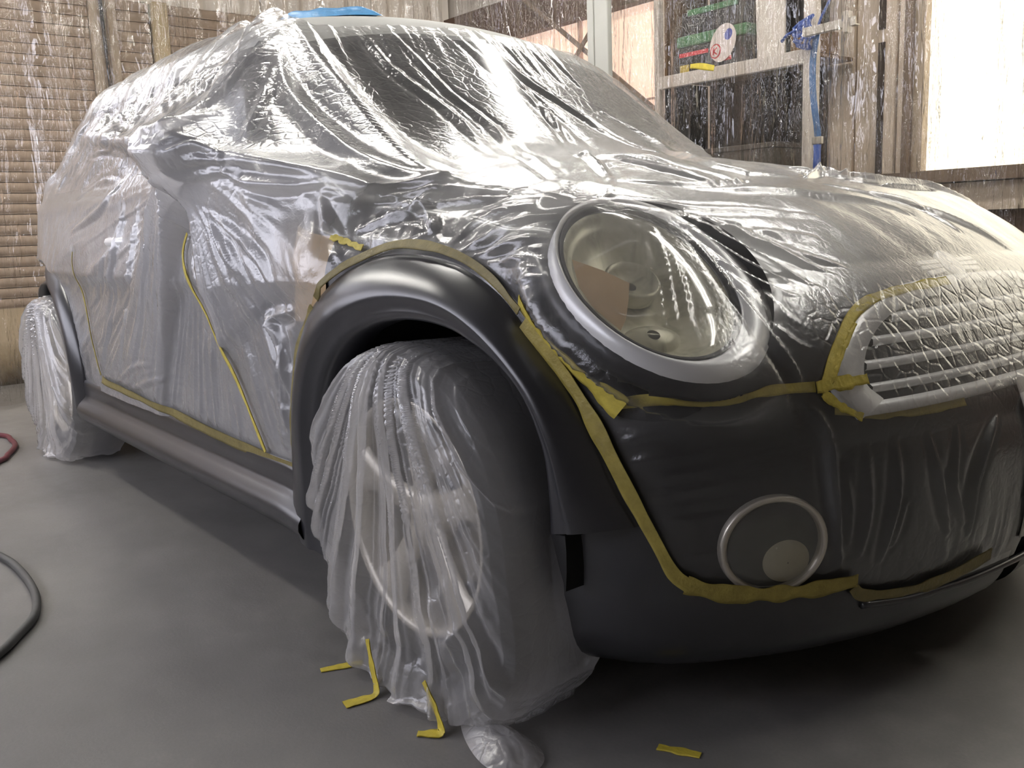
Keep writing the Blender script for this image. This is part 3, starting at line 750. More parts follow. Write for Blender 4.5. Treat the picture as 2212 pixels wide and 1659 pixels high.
# headlamps, one on each side
def ellipse(c, h, v, n, a, b, hn, N_=64):
    t = np.linspace(0, 2*np.pi, N_, endpoint=False)
    return c+np.outer(a*np.cos(t), h)+np.outer(b*np.sin(t), v)+np.asarray(n)*hn
def headlamp(sgn):
    h, v, n = ring_frame(*HLN); c = HLC.copy(); fl = np.array([1, -sgn, 1])
    ci = c-h*.020+v*.006      # lens sits off-centre in its ring
    root = empty('headlamp'); under(car, root)
    def lo(rows, name, m, closed=True, capfan=False, par=None):
        V = np.concatenate(rows)*fl
        k = rows[0].shape[0]; F = [tuple(map(int, q)) for q in gridF(len(rows), k, True)]
        if sgn > 0: F = [q[::-1] for q in F]
        o = mesh_obj(name, V, F, m); o.parent = root; o.matrix_parent_inverse = Matrix.Translation((0, 0, 0)); return o
    E = lambda a, b, hn, cc=c: ellipse(cc, h, v, n, a, b, hn)
    lo([E(HLA*.99, HLB*.99, -.035), E(HLA, HLB, -.010), E(HLA*.985, HLB*.985, -.002),
        E(HLA*.5+.0665, HLB*.5+.093, .010, (c+ci)/2), E(.137, .187, .010, ci), E(.132, .181, .004, ci), E(.130, .179, -.010, ci)], 'chrome_ring', M['chrome'])
    lo([E(.1305, .1795, .006, ci), E(.124, .172, .003, ci), E(.122, .170, -.02, ci)], 'seal', M['grilledark'])
    lo([E(.128*math.cos(t), .177*math.cos(t), -.004+.024*math.sin(t), ci) for t in np.linspace(0, 1.555, 12)], 'lens', M['lens'])
    lo([E(.124*r, .172*r, z, ci) for r, z in ((1, -.004), (.94, -.008), (.91, -.018), (.87, -.016), (.84, -.026), (.70, -.040), (.5, -.052), (.3, -.058), (.01, -.060))], 'reflector', M['reflector'])
    c2 = ci+v*.035; lo([E(.042, .042, -.055, c2), E(.045, .045, -.032, c2), E(.040, .040, -.028, c2), E(.036, .036, -.040, c2), E(.01, .01, -.046, c2)], 'lamp_bezel', M['reflector'])
    c3 = ci-v*.09-h*.02; lo([E(.050, .030, -.055, c3), E(.046, .027, -.038, c3), E(.030, .018, -.032, c3), E(.01, .01, -.030, c3)], 'turn_lamp', M['reflector'])
    return root
headlamp(-1); headlamp(1)
# fog lamps
FGC = snap(f_body, np.array([[.526, -.528, .326]]))[0]; FGN = grad(f_body, FGC[None])[0]
def foglamp(sgn):
    n = FGN; h = np.cross([0, 0, 1], n); h /= np.linalg.norm(h); v = np.cross(n, h); fl = np.array([1, -sgn, 1])
    root = empty('fog_lamp'); under(car, root)
    def lo(rows, name, m):
        V = np.concatenate(rows)*fl; F = [tuple(map(int, q)) for q in gridF(len(rows), rows[0].shape[0], True)]
        if sgn > 0: F = [q[::-1] for q in F]
        o = mesh_obj(name, V, F, m); o.parent = root; return o
    E = lambda k, hn: ellipse(FGC, h, v, n, .084*k, .078*k, hn, 48)
    lo([E(1.0, -.006), E(1.0, .006), E(.96, .010), E(.88, .008), E(.86, -.004)], 'ring', M['alloy'])
    lo([E(.92, .002), E(.8, -.010), E(.6, -.022), E(.3, -.030), E(.01, -.032)], 'reflector', M['fogbowl'])
    lo([E(.92*math.cos(t), .002+.012*math.sin(t)) for t in np.linspace(0, 1.55, 7)], 'lens', M['lens'])
    q = FGC+h*.022-v*.028; lo([ellipse(q, h, v, n, .046*math.cos(t), .042*math.cos(t), -.014+.022*math.sin(t), 48) for t in np.linspace(0, 1.55, 8)], 'bright_spot', M['fogspot'])  # pale dome paints the bright spot low in the fog bowl
foglamp(-1); foglamp(1)
# grille
GO = np.array([(-.42, .497), (-.452, .545), (-.425, .596), (-.358, .645), (-.262, .669), (-.115, .680), (.05, .682)])
GI = np.array([(-.372, .520), (-.395, .548), (-.366, .592), (-.299, .628), (-.204, .648), (-.078, .658), (.05, .660)])
def mirror_path(P):
    P = P[P[:, 0] < 0]; return np.vstack([P, (P*[-1, 1])[::-1]])
def nose_pts(yz, off):
    P = np.c_[np.interp(np.abs(yz[:, 0]), *NOSE)+np.interp(yz[:, 1], *NZ), yz]
    for _ in range(12):
        P[:, 0] -= f_body(P[:, 0], P[:, 1], P[:, 2])
    n = grad(f_body, P); return P+n*off
def yzspline(P, n): return spline(np.c_[P, P[:, 0]*0], n)[:, :2]
gr = empty('grille'); under(car, gr)
go = yzspline(np.vstack([mirror_path(GO), ]), 120); gi = yzspline(mirror_path(GI), 120)
gm = (go+gi)/2
o = mesh_obj('chrome_surround', np.vstack([nose_pts(go, -.004), nose_pts(go*.97+gm*.03, .010), nose_pts(go*.6+gi*.4, .016), nose_pts(gi, .012), nose_pts(gi, -.01)]), gridF(5, 120), M['chrome']); o.parent = gr
bot = np.c_[np.linspace(-.41, .41, 60), np.full(60, .499)]; b2 = bot.copy(); b2[:, 1] = .519
o = mesh_obj('chrome_strip', np.vstack([nose_pts(bot, .0), nose_pts(bot+[0, .003], .012), nose_pts(b2, .012), nose_pts(b2, -.01)]), gridF(4, 60), M['chrome']); o.parent = gr
rows = []
for z in np.linspace(.515, .655, 14):
    hw = np.interp(z, GI[:, 1][1:], -GI[:, 0][1:]) if z > .548 else .39
    rows.append(nose_pts(np.c_[np.linspace(-hw, hw, 50), np.full(50, z)], .004))
o = mesh_obj('grille_back', np.vstack(rows), gridF(14, 50), M['grilledark']); o.parent = gr
for z in (.538, .570, .602, .632):
    hw = np.interp(z, GI[:, 1][1:], -GI[:, 0][1:]) if z > .548 else .385
    y = np.linspace(-hw, hw, 50); rows = [nose_pts(np.c_[y, np.full(50, z+dz)], off) for dz, off in ((-.007, .003), (-.006, .008), (0, .012), (.006, .008), (.007, .003))]
    o = mesh_obj('grille_slat', np.vstack(rows), gridF(5, 50), M['chrome']); o.parent = gr

# wheels
def wheel(cx, sgn):
    root = empty('wheel', (cx, sgn*.735, .298)); root.parent = car; root.matrix_parent_inverse = Matrix.Translation((1.2, 0, 0))
    def lathe(pr, name, m, n=56):
        V = [(r*math.cos(t), sgn*y, r*math.sin(t)) for r, y in pr for t in [2*math.pi*k/n for k in range(n)]]
        F = [tuple(map(int, q)) for q in gridF(len(pr), n, True)]
        o = mesh_obj(name, V, F, m, root); return o
    lathe([(.20, -.085), (.245, -.095), (.28, -.09), (.295, -.07), (.298, -.03), (.298, .03), (.295, .07), (.285, .088), (.25, .095), (.215, .085), (.205, .07)], 'tyre', M['tyre'])
    lathe([(.213, .078), (.216, .084), (.208, .086), (.198, .074), (.190, .03), (.185, -.03), (.19, -.08)], 'rim', M['alloy'])
    lathe([(.001, .062), (.03, .062), (.04, .055), (.055, .05), (.06, .02)], 'hub_cap', M['alloy'], 28)
    lathe([(.14, -.02), (.14, .0), (.06, .005)], 'brake_disc', M['galv'], 32)
    lathe([(.188, -.06), (.001, -.06)], 'barrel_back', M['liner'], 32)
    for k in range(5):
        a = 2*math.pi*k/5+.35; V = []
        for r, w, y in ((.035, .030, .055), (.08, .026, .062), (.13, .028, .066), (.17, .038, .070), (.197, .055, .072)):
            for s, e in ((-1, -.012), (-.75, 0), (.75, 0), (1, -.012)):
                u = s*w; V.append((r*math.cos(a)-u*math.sin(a), sgn*(y+e), r*math.sin(a)+u*math.cos(a)))
        mesh_obj('spoke', V, gridF(5, 4), M['alloy'], root)
    return root
wheel(0, -1); wheel(-2.467, -1); wheel(0, 1); wheel(-2.467, 1)
# ------------------------------------------------------------------ masking film
def m_film(name, base_haze=.015, gapk=1.0, crinkle=.22, tint=(.86, .85, .86), fine=1.0, rough=.22, spec=1.15, edge=.16):
    m, nt, b = mat(name); nt.nodes.remove(b); out = nt.nodes['Material Output']
    v = coords(nt)
    wv = N(nt, 'ShaderNodeVectorMath', operation='ADD')
    nz = N(nt, 'ShaderNodeTexNoise'); nz.inputs['Scale'].default_value = 4; L(nt, v, nz.inputs['Vector'])
    sc = N(nt, 'ShaderNodeVectorMath', operation='SCALE'); sc.inputs['Scale'].default_value = .06; L(nt, nz.outputs['Color'], sc.inputs[0])
    L(nt, v, wv.inputs[0]); L(nt, sc.outputs[0], wv.inputs[1])
    vo = N(nt, 'ShaderNodeTexVoronoi', feature='DISTANCE_TO_EDGE'); vo.inputs['Scale'].default_value = 34; L(nt, wv.outputs[0], vo.inputs['Vector'])
    n2 = noise(nt, wv.outputs[0], 26, 5, .62, .5)
    n3 = noise(nt, v, 150, 3, .6)
    cr = N(nt, 'ShaderNodeAttribute', attribute_name='crinkle')
    gp = N(nt, 'ShaderNodeAttribute', attribute_name='gap')
    st = N(nt, 'ShaderNodeMath', operation='MULTIPLY'); L(nt, cr.outputs['Fac'], st.inputs[0]); st.inputs[1].default_value = crinkle
    b1 = N(nt, 'ShaderNodeBump'); b1.inputs['Distance'].default_value = .006; L(nt, st.outputs[0], b1.inputs['Strength']); L(nt, n2, b1.inputs['Height'])
    b2 = N(nt, 'ShaderNodeBump'); b2.inputs['Distance'].default_value = .0012; b2.inputs['Strength'].default_value = .5*fine; L(nt, n3, b2.inputs['Height']); L(nt, b1.outputs[0], b2.inputs['Normal'])
    vr = ramp(nt, vo.outputs['Distance'], [(.0, (0,)*3), (.12, (1,)*3)])
    b3 = N(nt, 'ShaderNodeBump'); b3.inputs['Distance'].default_value = .0025; L(nt, st.outputs[0], b3.inputs['Strength']); L(nt, vr, b3.inputs['Height']); L(nt, b2.outputs[0], b3.inputs['Normal'])
    nr = b3.outputs[0]
    tr = N(nt, 'ShaderNodeBsdfTransparent'); tr.inputs[0].default_value = (.97, .97, .97, 1)
    di = N(nt, 'ShaderNodeBsdfDiffuse'); di.inputs[0].default_value = (*tint, 1); L(nt, nr, di.inputs['Normal'])
    tl = N(nt, 'ShaderNodeBsdfTranslucent'); tl.inputs[0].default_value = (*tint, 1); L(nt, nr, tl.inputs['Normal'])
    dt = N(nt, 'ShaderNodeMixShader'); dt.inputs[0].default_value = .5; L(nt, di.outputs[0], dt.inputs[1]); L(nt, tl.outputs[0], dt.inputs[2])
    gl = N(nt, 'ShaderNodeBsdfGlossy'); gl.inputs['Roughness'].default_value = rough; gl.inputs[0].default_value = (.95, .95, .95, 1); L(nt, nr, gl.inputs['Normal'])
    # haze grows where the film stands off the surface behind it
    mp = N(nt, 'ShaderNodeMapRange'); L(nt, gp.outputs['Fac'], mp.inputs['Value'])
    mp.inputs['From Min'].default_value = .018; mp.inputs['From Max'].default_value = .07
    mp.inputs['To Min'].default_value = base_haze; mp.inputs['To Max'].default_value = base_haze+.26*gapk
    hz = N(nt, 'ShaderNodeMath', operation='MULTIPLY_ADD'); L(nt, n2, hz.inputs[0]); hz.inputs[1].default_value = .05; L(nt, mp.outputs[0], hz.inputs[2])
    lo_ = N(nt, 'ShaderNodeAttribute', attribute_name='loose')
    hz0 = hz; hz = N(nt, 'ShaderNodeMath', operation='MULTIPLY_ADD'); L(nt, lo_.outputs['Fac'], hz.inputs[0]); hz.inputs[1].default_value = .50; L(nt, hz0.outputs[0], hz.inputs[2])
    # edge-on film looks denser
    lw = N(nt, 'ShaderNodeLayerWeight'); lw.inputs['Blend'].default_value = .35; L(nt, nr, lw.inputs['Normal'])
    h2 = N(nt, 'ShaderNodeMath', operation='MULTIPLY_ADD', use_clamp=True); L(nt, lw.outputs['Facing'], h2.inputs[0]); h2.inputs[1].default_value = edge; L(nt, hz.outputs[0], h2.inputs[2])
    m1 = N(nt, 'ShaderNodeMixShader'); L(nt, h2.outputs[0], m1.inputs[0]); L(nt, tr.outputs[0], m1.inputs[1]); L(nt, dt.outputs[0], m1.inputs[2])
    l2 = N(nt, 'ShaderNodeLayerWeight'); l2.inputs['Blend'].default_value = .5; L(nt, nr, l2.inputs['Normal'])
    pw = N(nt, 'ShaderNodeMath', operation='POWER'); L(nt, l2.outputs['Facing'], pw.inputs[0]); pw.inputs[1].default_value = 3.0
    f2 = N(nt, 'ShaderNodeMath', operation='MULTIPLY_ADD', use_clamp=True); L(nt, pw.outputs[0], f2.inputs[0]); f2.inputs[1].default_value = .85*spec; f2.inputs[2].default_value = .055*spec
    m2 = N(nt, 'ShaderNodeMixShader'); L(nt, f2.outputs[0], m2.inputs[0]); L(nt, m1.outputs[0], m2.inputs[1]); L(nt, gl.outputs[0], m2.inputs[2])
    L(nt, m2.outputs[0], out.inputs[0]); return m
M['film'] = m_film('masking_film')
M['bag'] = m_film('wheel_bag_film', .07, .5, .3, (.92, .90, .89), rough=.25, edge=.36)

def attr(o, name, val):
    a = o.data.attributes.new(name, 'FLOAT', 'POINT'); a.data.foreach_set('value', np.asarray(val, np.float32).ravel())

def upsample(A, n, m):
    def up(A, k):
        i = np.linspace(0, A.shape[0]-1, k); a = np.clip(np.floor(i).astype(int), 0, A.shape[0]-2); t = (i-a).reshape(-1, *([1]*(A.ndim-1)))
        g = lambda j: A[np.clip(a+j, 0, A.shape[0]-1)]
        p0, p1, p2, p3 = g(-1), g(0), g(1), g(2)
        return .5*((2*p1)+(p2-p0)*t+(2*p0-5*p1+4*p2-p3)*t*t+(3*p1-p0-3*p2+p3)*t**3)
    return np.swapaxes(up(np.swapaxes(up(A, n), 0, 1), m), 0, 1)
s0 = np.r_[np.linspace(-3.3, -1.3, 110)[:-1], np.linspace(-1.3, .935, 250)]
t0 = np.r_[np.radians(np.linspace(-86, 128, 330))[:-1], np.radians(np.linspace(128, 244, 60))]
O_, D_ = param_grid(s0, t0)
r0 = cast(f_film, O_, D_, .3, 1.62, 22)
NS, NT = 2*len(s0)-1, 2*len(t0)-1
FILM = upsample(O_+D_*r0[..., None], NS, NT)

FOLDS = [
    ([[-0.715,0.019,1.225],[-0.488,-0.011,1.052],[0.096,-0.424,0.888],[0.266,-0.572,0.839]], 0.010, 0.010),
    ([[-0.874,-0.526,1.308],[-0.637,-0.561,1.149],[-0.439,-0.555,1.015],[-0.169,-0.568,0.913]], 0.045, 0.012),
    ([[-0.837,-0.264,1.31],[-0.641,-0.246,1.149],[-0.434,-0.238,1.016],[0.166,-0.57,0.863]], 0.013, 0.009),
    ([[-0.891,-0.075,1.362],[-0.709,-0.042,1.219],[-0.514,0.013,1.067],[-0.005,-0.19,0.924],[0.274,-0.248,0.857]], 0.016, 0.012),
    ([[-0.899,0.028,1.368],[-0.701,0.048,1.213],[-0.542,0.139,1.082],[-0.274,0.136,0.968]], 0.012, 0.010),
    ([[-0.9,-0.351,1.341],[-0.716,-0.347,1.197],[-0.509,-0.291,1.048],[-0.124,-0.44,0.925]], 0.014, 0.008),
    ([[-0.832,0.058,1.321],[-0.719,0.047,1.227]], 0.006, 0.006),
    ([[-0.837,0.105,1.324],[-0.699,0.097,1.21]], 0.006, 0.006),
    ([[-0.843,0.152,1.325],[-0.698,0.138,1.206]], 0.006, 0.006),
    ([[-0.848,0.21,1.325],[-0.673,0.194,1.181]], 0.007, 0.007),
    ([[-0.859,0.274,1.325],[-0.671,0.264,1.172]], 0.007, 0.007),
    ([[-0.149,-0.264,0.944],[0.104,-0.309,0.897],[0.262,-0.312,0.857]], 0.012, 0.010),
    ([[-0.587,0.254,1.104],[-0.437,0.318,1.01],[0.134,-0.124,0.896],[0.234,-0.049,0.872]], 0.014, 0.012),
    ([[0.201,-0.484,0.868],[0.255,-0.379,0.858],[0.264,-0.207,0.861]], 0.008, 0.007),
    ([[-0.701,0.611,1.127],[0.182,0.091,0.886]], 0.012, 0.010),
    ([[0.279,-0.383,0.85],[0.333,-0.192,0.837],[0.385,-0.001,0.816],[0.427,0.06,0.795]], 0.010, 0.008),
    ([[0.293,-0.012,0.854],[0.388,0.132,0.814],[0.482,0.15,0.758]], 0.008, 0.006),
    ([[0.342,0.074,0.835],[0.439,0.199,0.784],[0.521,0.284,0.717]], 0.010, 0.007),
    ([[0.087,0.162,0.906],[0.232,0.205,0.871],[0.254,0.462,0.856],[0.33,0.53,0.816]], 0.018, 0.018),
    ([[0.232,0.017,0.873],[0.141,0.225,0.893],[0.227,0.177,0.873]], 0.008, 0.016),
    ([[0.277,0.221,0.857],[0.289,0.416,0.846]], 0.008, 0.016),
    ([[0.278,-0.574,0.833],[0.339,-0.488,0.818],[0.376,-0.358,0.809],[0.42,-0.236,0.794]], 0.010, 0.005),
    ([[0.381,-0.527,0.787],[0.427,-0.401,0.775],[0.462,-0.3,0.763]], 0.010, 0.005),
    ([[0.364,-0.506,0.801],[0.456,-0.464,0.745],[0.531,-0.404,0.686],[0.564,-0.342,0.656]], 0.009, 0.010),
    ([[0.394,-0.521,0.78],[0.485,-0.479,0.718],[0.542,-0.395,0.675]], 0.009, 0.009),
    ([[0.453,-0.528,0.734],[0.525,-0.467,0.68],[0.563,-0.365,0.654]], 0.008, 0.009),
    ([[0.502,-0.503,0.696],[0.545,-0.494,0.649],[0.578,-0.438,0.611]], 0.007, 0.008),
    ([[0.538,-0.53,0.648],[0.567,-0.503,0.614],[0.588,-0.452,0.59]], 0.007, 0.008),
    ([[0.374,-0.473,0.8],[0.466,-0.407,0.746],[0.537,-0.337,0.693]], 0.010, 0.008),
    ([[0.392,-0.451,0.792],[0.478,-0.375,0.741],[0.533,-0.291,0.704]], 0.010, 0.006),
    ([[0.495,-0.548,0.692],[0.556,-0.544,0.621],[0.588,-0.522,0.555],[0.605,-0.488,0.491],[0.616,-0.477,0.401],[0.615,-0.457,0.274]], 0.010, 0.020),
    ([[0.359,-0.579,0.789],[0.427,-0.622,0.729],[0.484,-0.673,0.662]], 0.006, 0.007),
    ([[0.394,-0.585,0.764],[0.452,-0.621,0.709],[0.498,-0.656,0.654]], 0.006, 0.007),
    ([[0.409,-0.538,0.766],[0.472,-0.552,0.712],[0.517,-0.556,0.666],[0.574,-0.547,0.59]], 0.006, 0.008),
    ([[0.409,-0.622,0.742],[0.452,-0.666,0.692],[0.494,-0.708,0.634]], 0.005, 0.004),
    ([[0.41,-0.739,0.69],[0.447,-0.731,0.665],[0.475,-0.677,0.668]], 0.006, 0.004),
    ([[0.354,-0.739,0.728],[0.36,-0.698,0.745],[0.368,-0.627,0.77]], 0.006, 0.004),
    ([[0.664,-0.307,0.469],[0.679,-0.286,0.381],[0.678,-0.256,0.299]], 0.008, 0.012),
    ([[0.634,-0.425,0.464],[0.638,-0.42,0.365],[0.629,-0.427,0.292]], 0.008, 0.010),
    ([[0.648,-0.373,0.471],[0.655,-0.371,0.372],[0.641,-0.388,0.278]], 0.009, 0.012),
    ([[0.675,-0.235,0.466],[0.685,-0.254,0.383],[0.685,-0.217,0.307]], 0.008, 0.010),
    ([[0.661,-0.35,0.369],[0.649,-0.37,0.297]], 0.006, 0.008),
    ([[0.686,-0.124,0.465],[0.694,-0.197,0.388],[0.685,-0.201,0.287]], 0.010, 0.012),
    ([[0.622,-0.464,0.441],[0.626,-0.45,0.362],[0.62,-0.45,0.296]], 0.006, 0.008),
    ([[-1.471,-0.769,0.982],[-1.492,-0.845,0.747],[-1.769,-0.83,0.406]], 0.012, 0.014),
    ([[-1.332,-0.806,0.923],[-1.348,-0.851,0.696],[-1.541,-0.844,0.401]], 0.010, 0.012),
    ([[-0.976,-0.9,0.873],[-1.165,-0.873,0.652],[-1.446,-0.844,0.383]], 0.010, 0.010),
    ([[-0.899,-0.902,0.881],[-0.848,-0.85,0.705],[-0.706,-0.832,0.538]], 0.014, 0.012),
    ([[-0.769,-0.903,0.896],[-0.602,-0.856,0.75],[-0.489,-0.824,0.613],[-0.41,-0.824,0.425]], 0.014, 0.014),
    ([[-1.476,-0.819,0.865],[-1.647,-0.847,0.69],[-1.936,-0.828,0.469]], 0.010, 0.010),
    ([[-0.701,-0.869,0.857],[-0.483,-0.846,0.75],[-0.38,-0.823,0.629]], 0.012, 0.010),
    ([[-1.623,-0.84,0.363],[-1.341,-0.85,0.449],[-1.113,-0.836,0.468]], 0.008, 0.006),
    ([[-1.539,-0.84,0.344],[-1.192,-0.85,0.424],[-1.034,-0.831,0.426]], 0.008, 0.006),
    ([[-1.459,-0.839,0.326],[-1.141,-0.827,0.325],[-0.892,-0.825,0.3]], 0.008, 0.006),
    ([[-0.445,-0.825,0.46],[-0.451,-0.824,0.577],[-0.486,-0.824,0.623],[-0.372,-0.825,0.648]], 0.014, 0.014),
    ([[-0.45,-0.824,0.39],[-0.461,-0.826,0.468],[-0.465,-0.824,0.546]], 0.010, 0.010),
    ([[-0.882,-0.573,1.294],[-0.838,-0.746,1.144],[-0.74,-0.952,1.012]], 0.010, 0.010),
    ([[-0.916,-0.607,1.285],[-1.121,-0.665,1.199],[-0.75,-0.947,1.033]], 0.008, 0.010),
    ([[-0.965,-0.635,1.274],[-1.198,-0.661,1.204],[-0.74,-0.938,1.051]], 0.006, 0.008),
    ([[-1.119,-0.608,1.285],[-1.279,-0.656,1.209],[-0.762,-0.954,1.024]], 0.006, 0.010),
    ([[-1.4,-0.587,1.32],[-1.415,-0.661,1.201],[-0.771,-0.956,1.025]], 0.012, -0.014),
    ([[-1.681,-0.603,1.294],[-1.659,-0.678,1.176],[-1.593,-0.75,1.072]], 0.010, 0.010),
    ([[-2.029,-0.596,1.305],[-1.844,-0.671,1.183],[-0.839,-0.97,1.021]], 0.008, 0.010),
    ([[-2.095,-0.6,1.299],[-2.095,-0.639,1.227],[-1.983,-0.709,1.136],[-2.1,-0.722,1.07]], 0.010, 0.014),
    ([[-1.885,-0.594,1.309],[-1.804,-0.643,1.223],[-1.755,-0.693,1.158]], 0.008, 0.012),
    ([[-2.12,-0.62,1.262],[-1.686,-0.731,1.122],[-1.899,-0.716,1.084],[-2.115,-0.717,1.079]], 0.008, 0.012),
    ([[-2.026,-0.704,1.141],[-1.771,-0.725,1.073],[-0.822,-0.976,1.009]], 0.008, 0.010),
    ([[-0.595,-0.869,0.973],[-0.567,-0.855,0.923],[-0.431,-0.817,0.897],[-0.308,-0.778,0.894]], 0.012, 0.012),
    ([[-0.718,-0.943,0.981],[-0.662,-0.891,0.997],[-0.581,-0.865,0.972]], 0.010, 0.012),
    ([[-0.73,-0.931,0.953],[-0.65,-0.889,0.962],[-0.551,-0.859,0.951]], 0.008, 0.010),
    ([[-0.741,-0.911,0.919],[-0.647,-0.873,0.933],[-0.532,-0.849,0.931]], 0.008, 0.010),
    ([[-0.817,-0.608,1.236],[-0.679,-0.659,1.128],[-0.482,-0.677,1.015],[-0.286,-0.685,0.933],[-0.156,-0.663,0.907]], 0.022, 0.010),
    ([[-0.765,-0.649,1.182],[-0.678,-0.73,1.084],[-0.62,-0.805,1.005]], 0.014, 0.008),
    ([[-0.781,-0.981,0.986],[-1.753,-0.767,0.986],[-1.99,-0.793,0.941]], 0.012, 0.012),
    ([[-1.556,-0.745,1.028],[-1.632,-0.808,0.911],[-1.973,-0.823,0.835]], 0.012, 0.010),
    ([[-0.31,-0.778,0.877],[-0.169,-0.709,0.86],[-0.083,-0.668,0.873]], 0.008, 0.012),
    ([[-0.083,-0.668,0.873],[0.052,-0.63,0.857],[0.232,-0.631,0.836]], 0.008, 0.008),
    ([[-0.167,-0.711,0.856],[-0.055,-0.714,0.831],[0.033,-0.753,0.778]], 0.010, 0.014),
    ([[-0.195,-0.768,0.799],[-0.115,-0.736,0.821],[-0.027,-0.693,0.842],[0.1,-0.648,0.843]], 0.012, 0.016),
    ([[-0.309,-0.779,0.863],[-0.262,-0.79,0.8],[-0.209,-0.807,0.749]], 0.012, 0.014),
    ([[-0.082,-0.78,0.76],[0.001,-0.745,0.794],[-0.02,-0.714,0.826]], 0.008, 0.010),
    ([[0.094,-0.759,0.757],[0.168,-0.724,0.79],[0.249,-0.677,0.812]], 0.009, 0.010),
    ([[0.114,-0.76,0.748],[0.208,-0.739,0.77],[0.284,-0.715,0.777]], 0.008, 0.009),
    ([[0.129,-0.763,0.737],[0.235,-0.752,0.748],[0.311,-0.749,0.744]], 0.007, 0.008),
    ([[0.063,-0.761,0.763],[0.09,-0.712,0.806],[0.196,-0.679,0.825]], 0.009, 0.009),
    ([[0.208,-0.761,0.691],[0.297,-0.778,0.722],[0.327,-0.768,0.722]], 0.006, 0.006),
    ([[-0.346,-0.821,0.603],[-0.244,-0.828,0.672],[-0.17,-0.807,0.732]], 0.008, 0.006),
]

TAPES = {
    'arch_wide': ([[0.271,-0.739,0.691],[0.304,-0.737,0.658],[0.351,-0.73,0.612],[0.395,-0.718,0.567],[0.423,-0.708,0.536]], 0.036, 'l'),
    'arch_front': ([[0.263,-0.757,0.65],[0.319,-0.748,0.601],[0.365,-0.736,0.542],[0.409,-0.725,0.467],[0.439,-0.71,0.403],[0.465,-0.69,0.338],[0.48,-0.672,0.292],[0.495,-0.654,0.272]], 0.024, 'f'),
    'arch_top': ([[-0.255,-0.832,0.68],[-0.208,-0.825,0.716],[-0.163,-0.8,0.742],[-0.074,-0.775,0.767],[0.014,-0.765,0.767],[0.114,-0.76,0.748],[0.194,-0.758,0.715],[0.259,-0.757,0.671]], 0.016, 'f'),
    'arch_back': ([[-0.431,-0.821,0.337],[-0.417,-0.824,0.424],[-0.392,-0.824,0.514],[-0.357,-0.822,0.593],[-0.288,-0.826,0.661]], 0.016, 'f'),
    'bumper_low': ([[0.491,-0.659,0.275],[0.523,-0.615,0.259],[0.554,-0.567,0.253],[0.582,-0.516,0.251],[0.61,-0.462,0.254],[0.624,-0.429,0.256]], 0.024, 'f'),
    'bumper_mid': ([[0.62,-0.435,0.246],[0.625,-0.41,0.228],[0.649,-0.33,0.219],[0.669,-0.238,0.223],[0.686,-0.132,0.239]], 0.020, 'f'),
    'headlight_line': ([[0.416,-0.711,0.539],[0.472,-0.665,0.549],[0.518,-0.609,0.553],[0.554,-0.551,0.553],[0.587,-0.48,0.552]], 0.015, 'l'),
    'grille_side': ([[0.595,-0.484,0.553],[0.587,-0.446,0.592],[0.573,-0.387,0.634],[0.566,-0.332,0.656],[0.567,-0.266,0.667],[0.569,-0.168,0.673],[0.57,-0.077,0.675]], 0.017, 'f'),
    'grille_side2': ([[0.596,-0.474,0.556],[0.588,-0.431,0.596],[0.575,-0.377,0.632]], 0.012, 'f'),
    'grille_corner': ([[0.592,-0.499,0.553],[0.6,-0.459,0.553],[0.612,-0.398,0.553]], 0.018, 'f'),
    'grille_low': ([[0.596,-0.49,0.544],[0.609,-0.46,0.521],[0.624,-0.428,0.502]], 0.013, 'f'),
    'grille_bottom': ([[0.599,-0.455,0.516],[0.622,-0.393,0.503],[0.645,-0.3,0.498],[0.659,-0.181,0.495]], 0.016, 'b'),
    'door_line': ([[-0.902,-0.888,0.825],[-0.91,-0.847,0.738],[-0.838,-0.831,0.644],[-0.714,-0.83,0.521],[-0.625,-0.828,0.417],[-0.563,-0.822,0.325]], 0.011, 'f'),
    'sill': ([[-1.765,-0.835,0.359],[-1.317,-0.842,0.346],[-1.006,-0.827,0.326],[-0.719,-0.824,0.314],[-0.527,-0.821,0.31],[-0.439,-0.819,0.31]], 0.022, 'f'),
    'rear_line': ([[-1.94,-0.839,0.768],[-1.919,-0.83,0.654],[-1.865,-0.829,0.505],[-1.803,-0.828,0.373]], 0.009, 'f'),
    'wing': ([[-0.257,-0.799,0.783],[-0.209,-0.791,0.772],[-0.157,-0.788,0.761]], 0.012, 'f'),
}

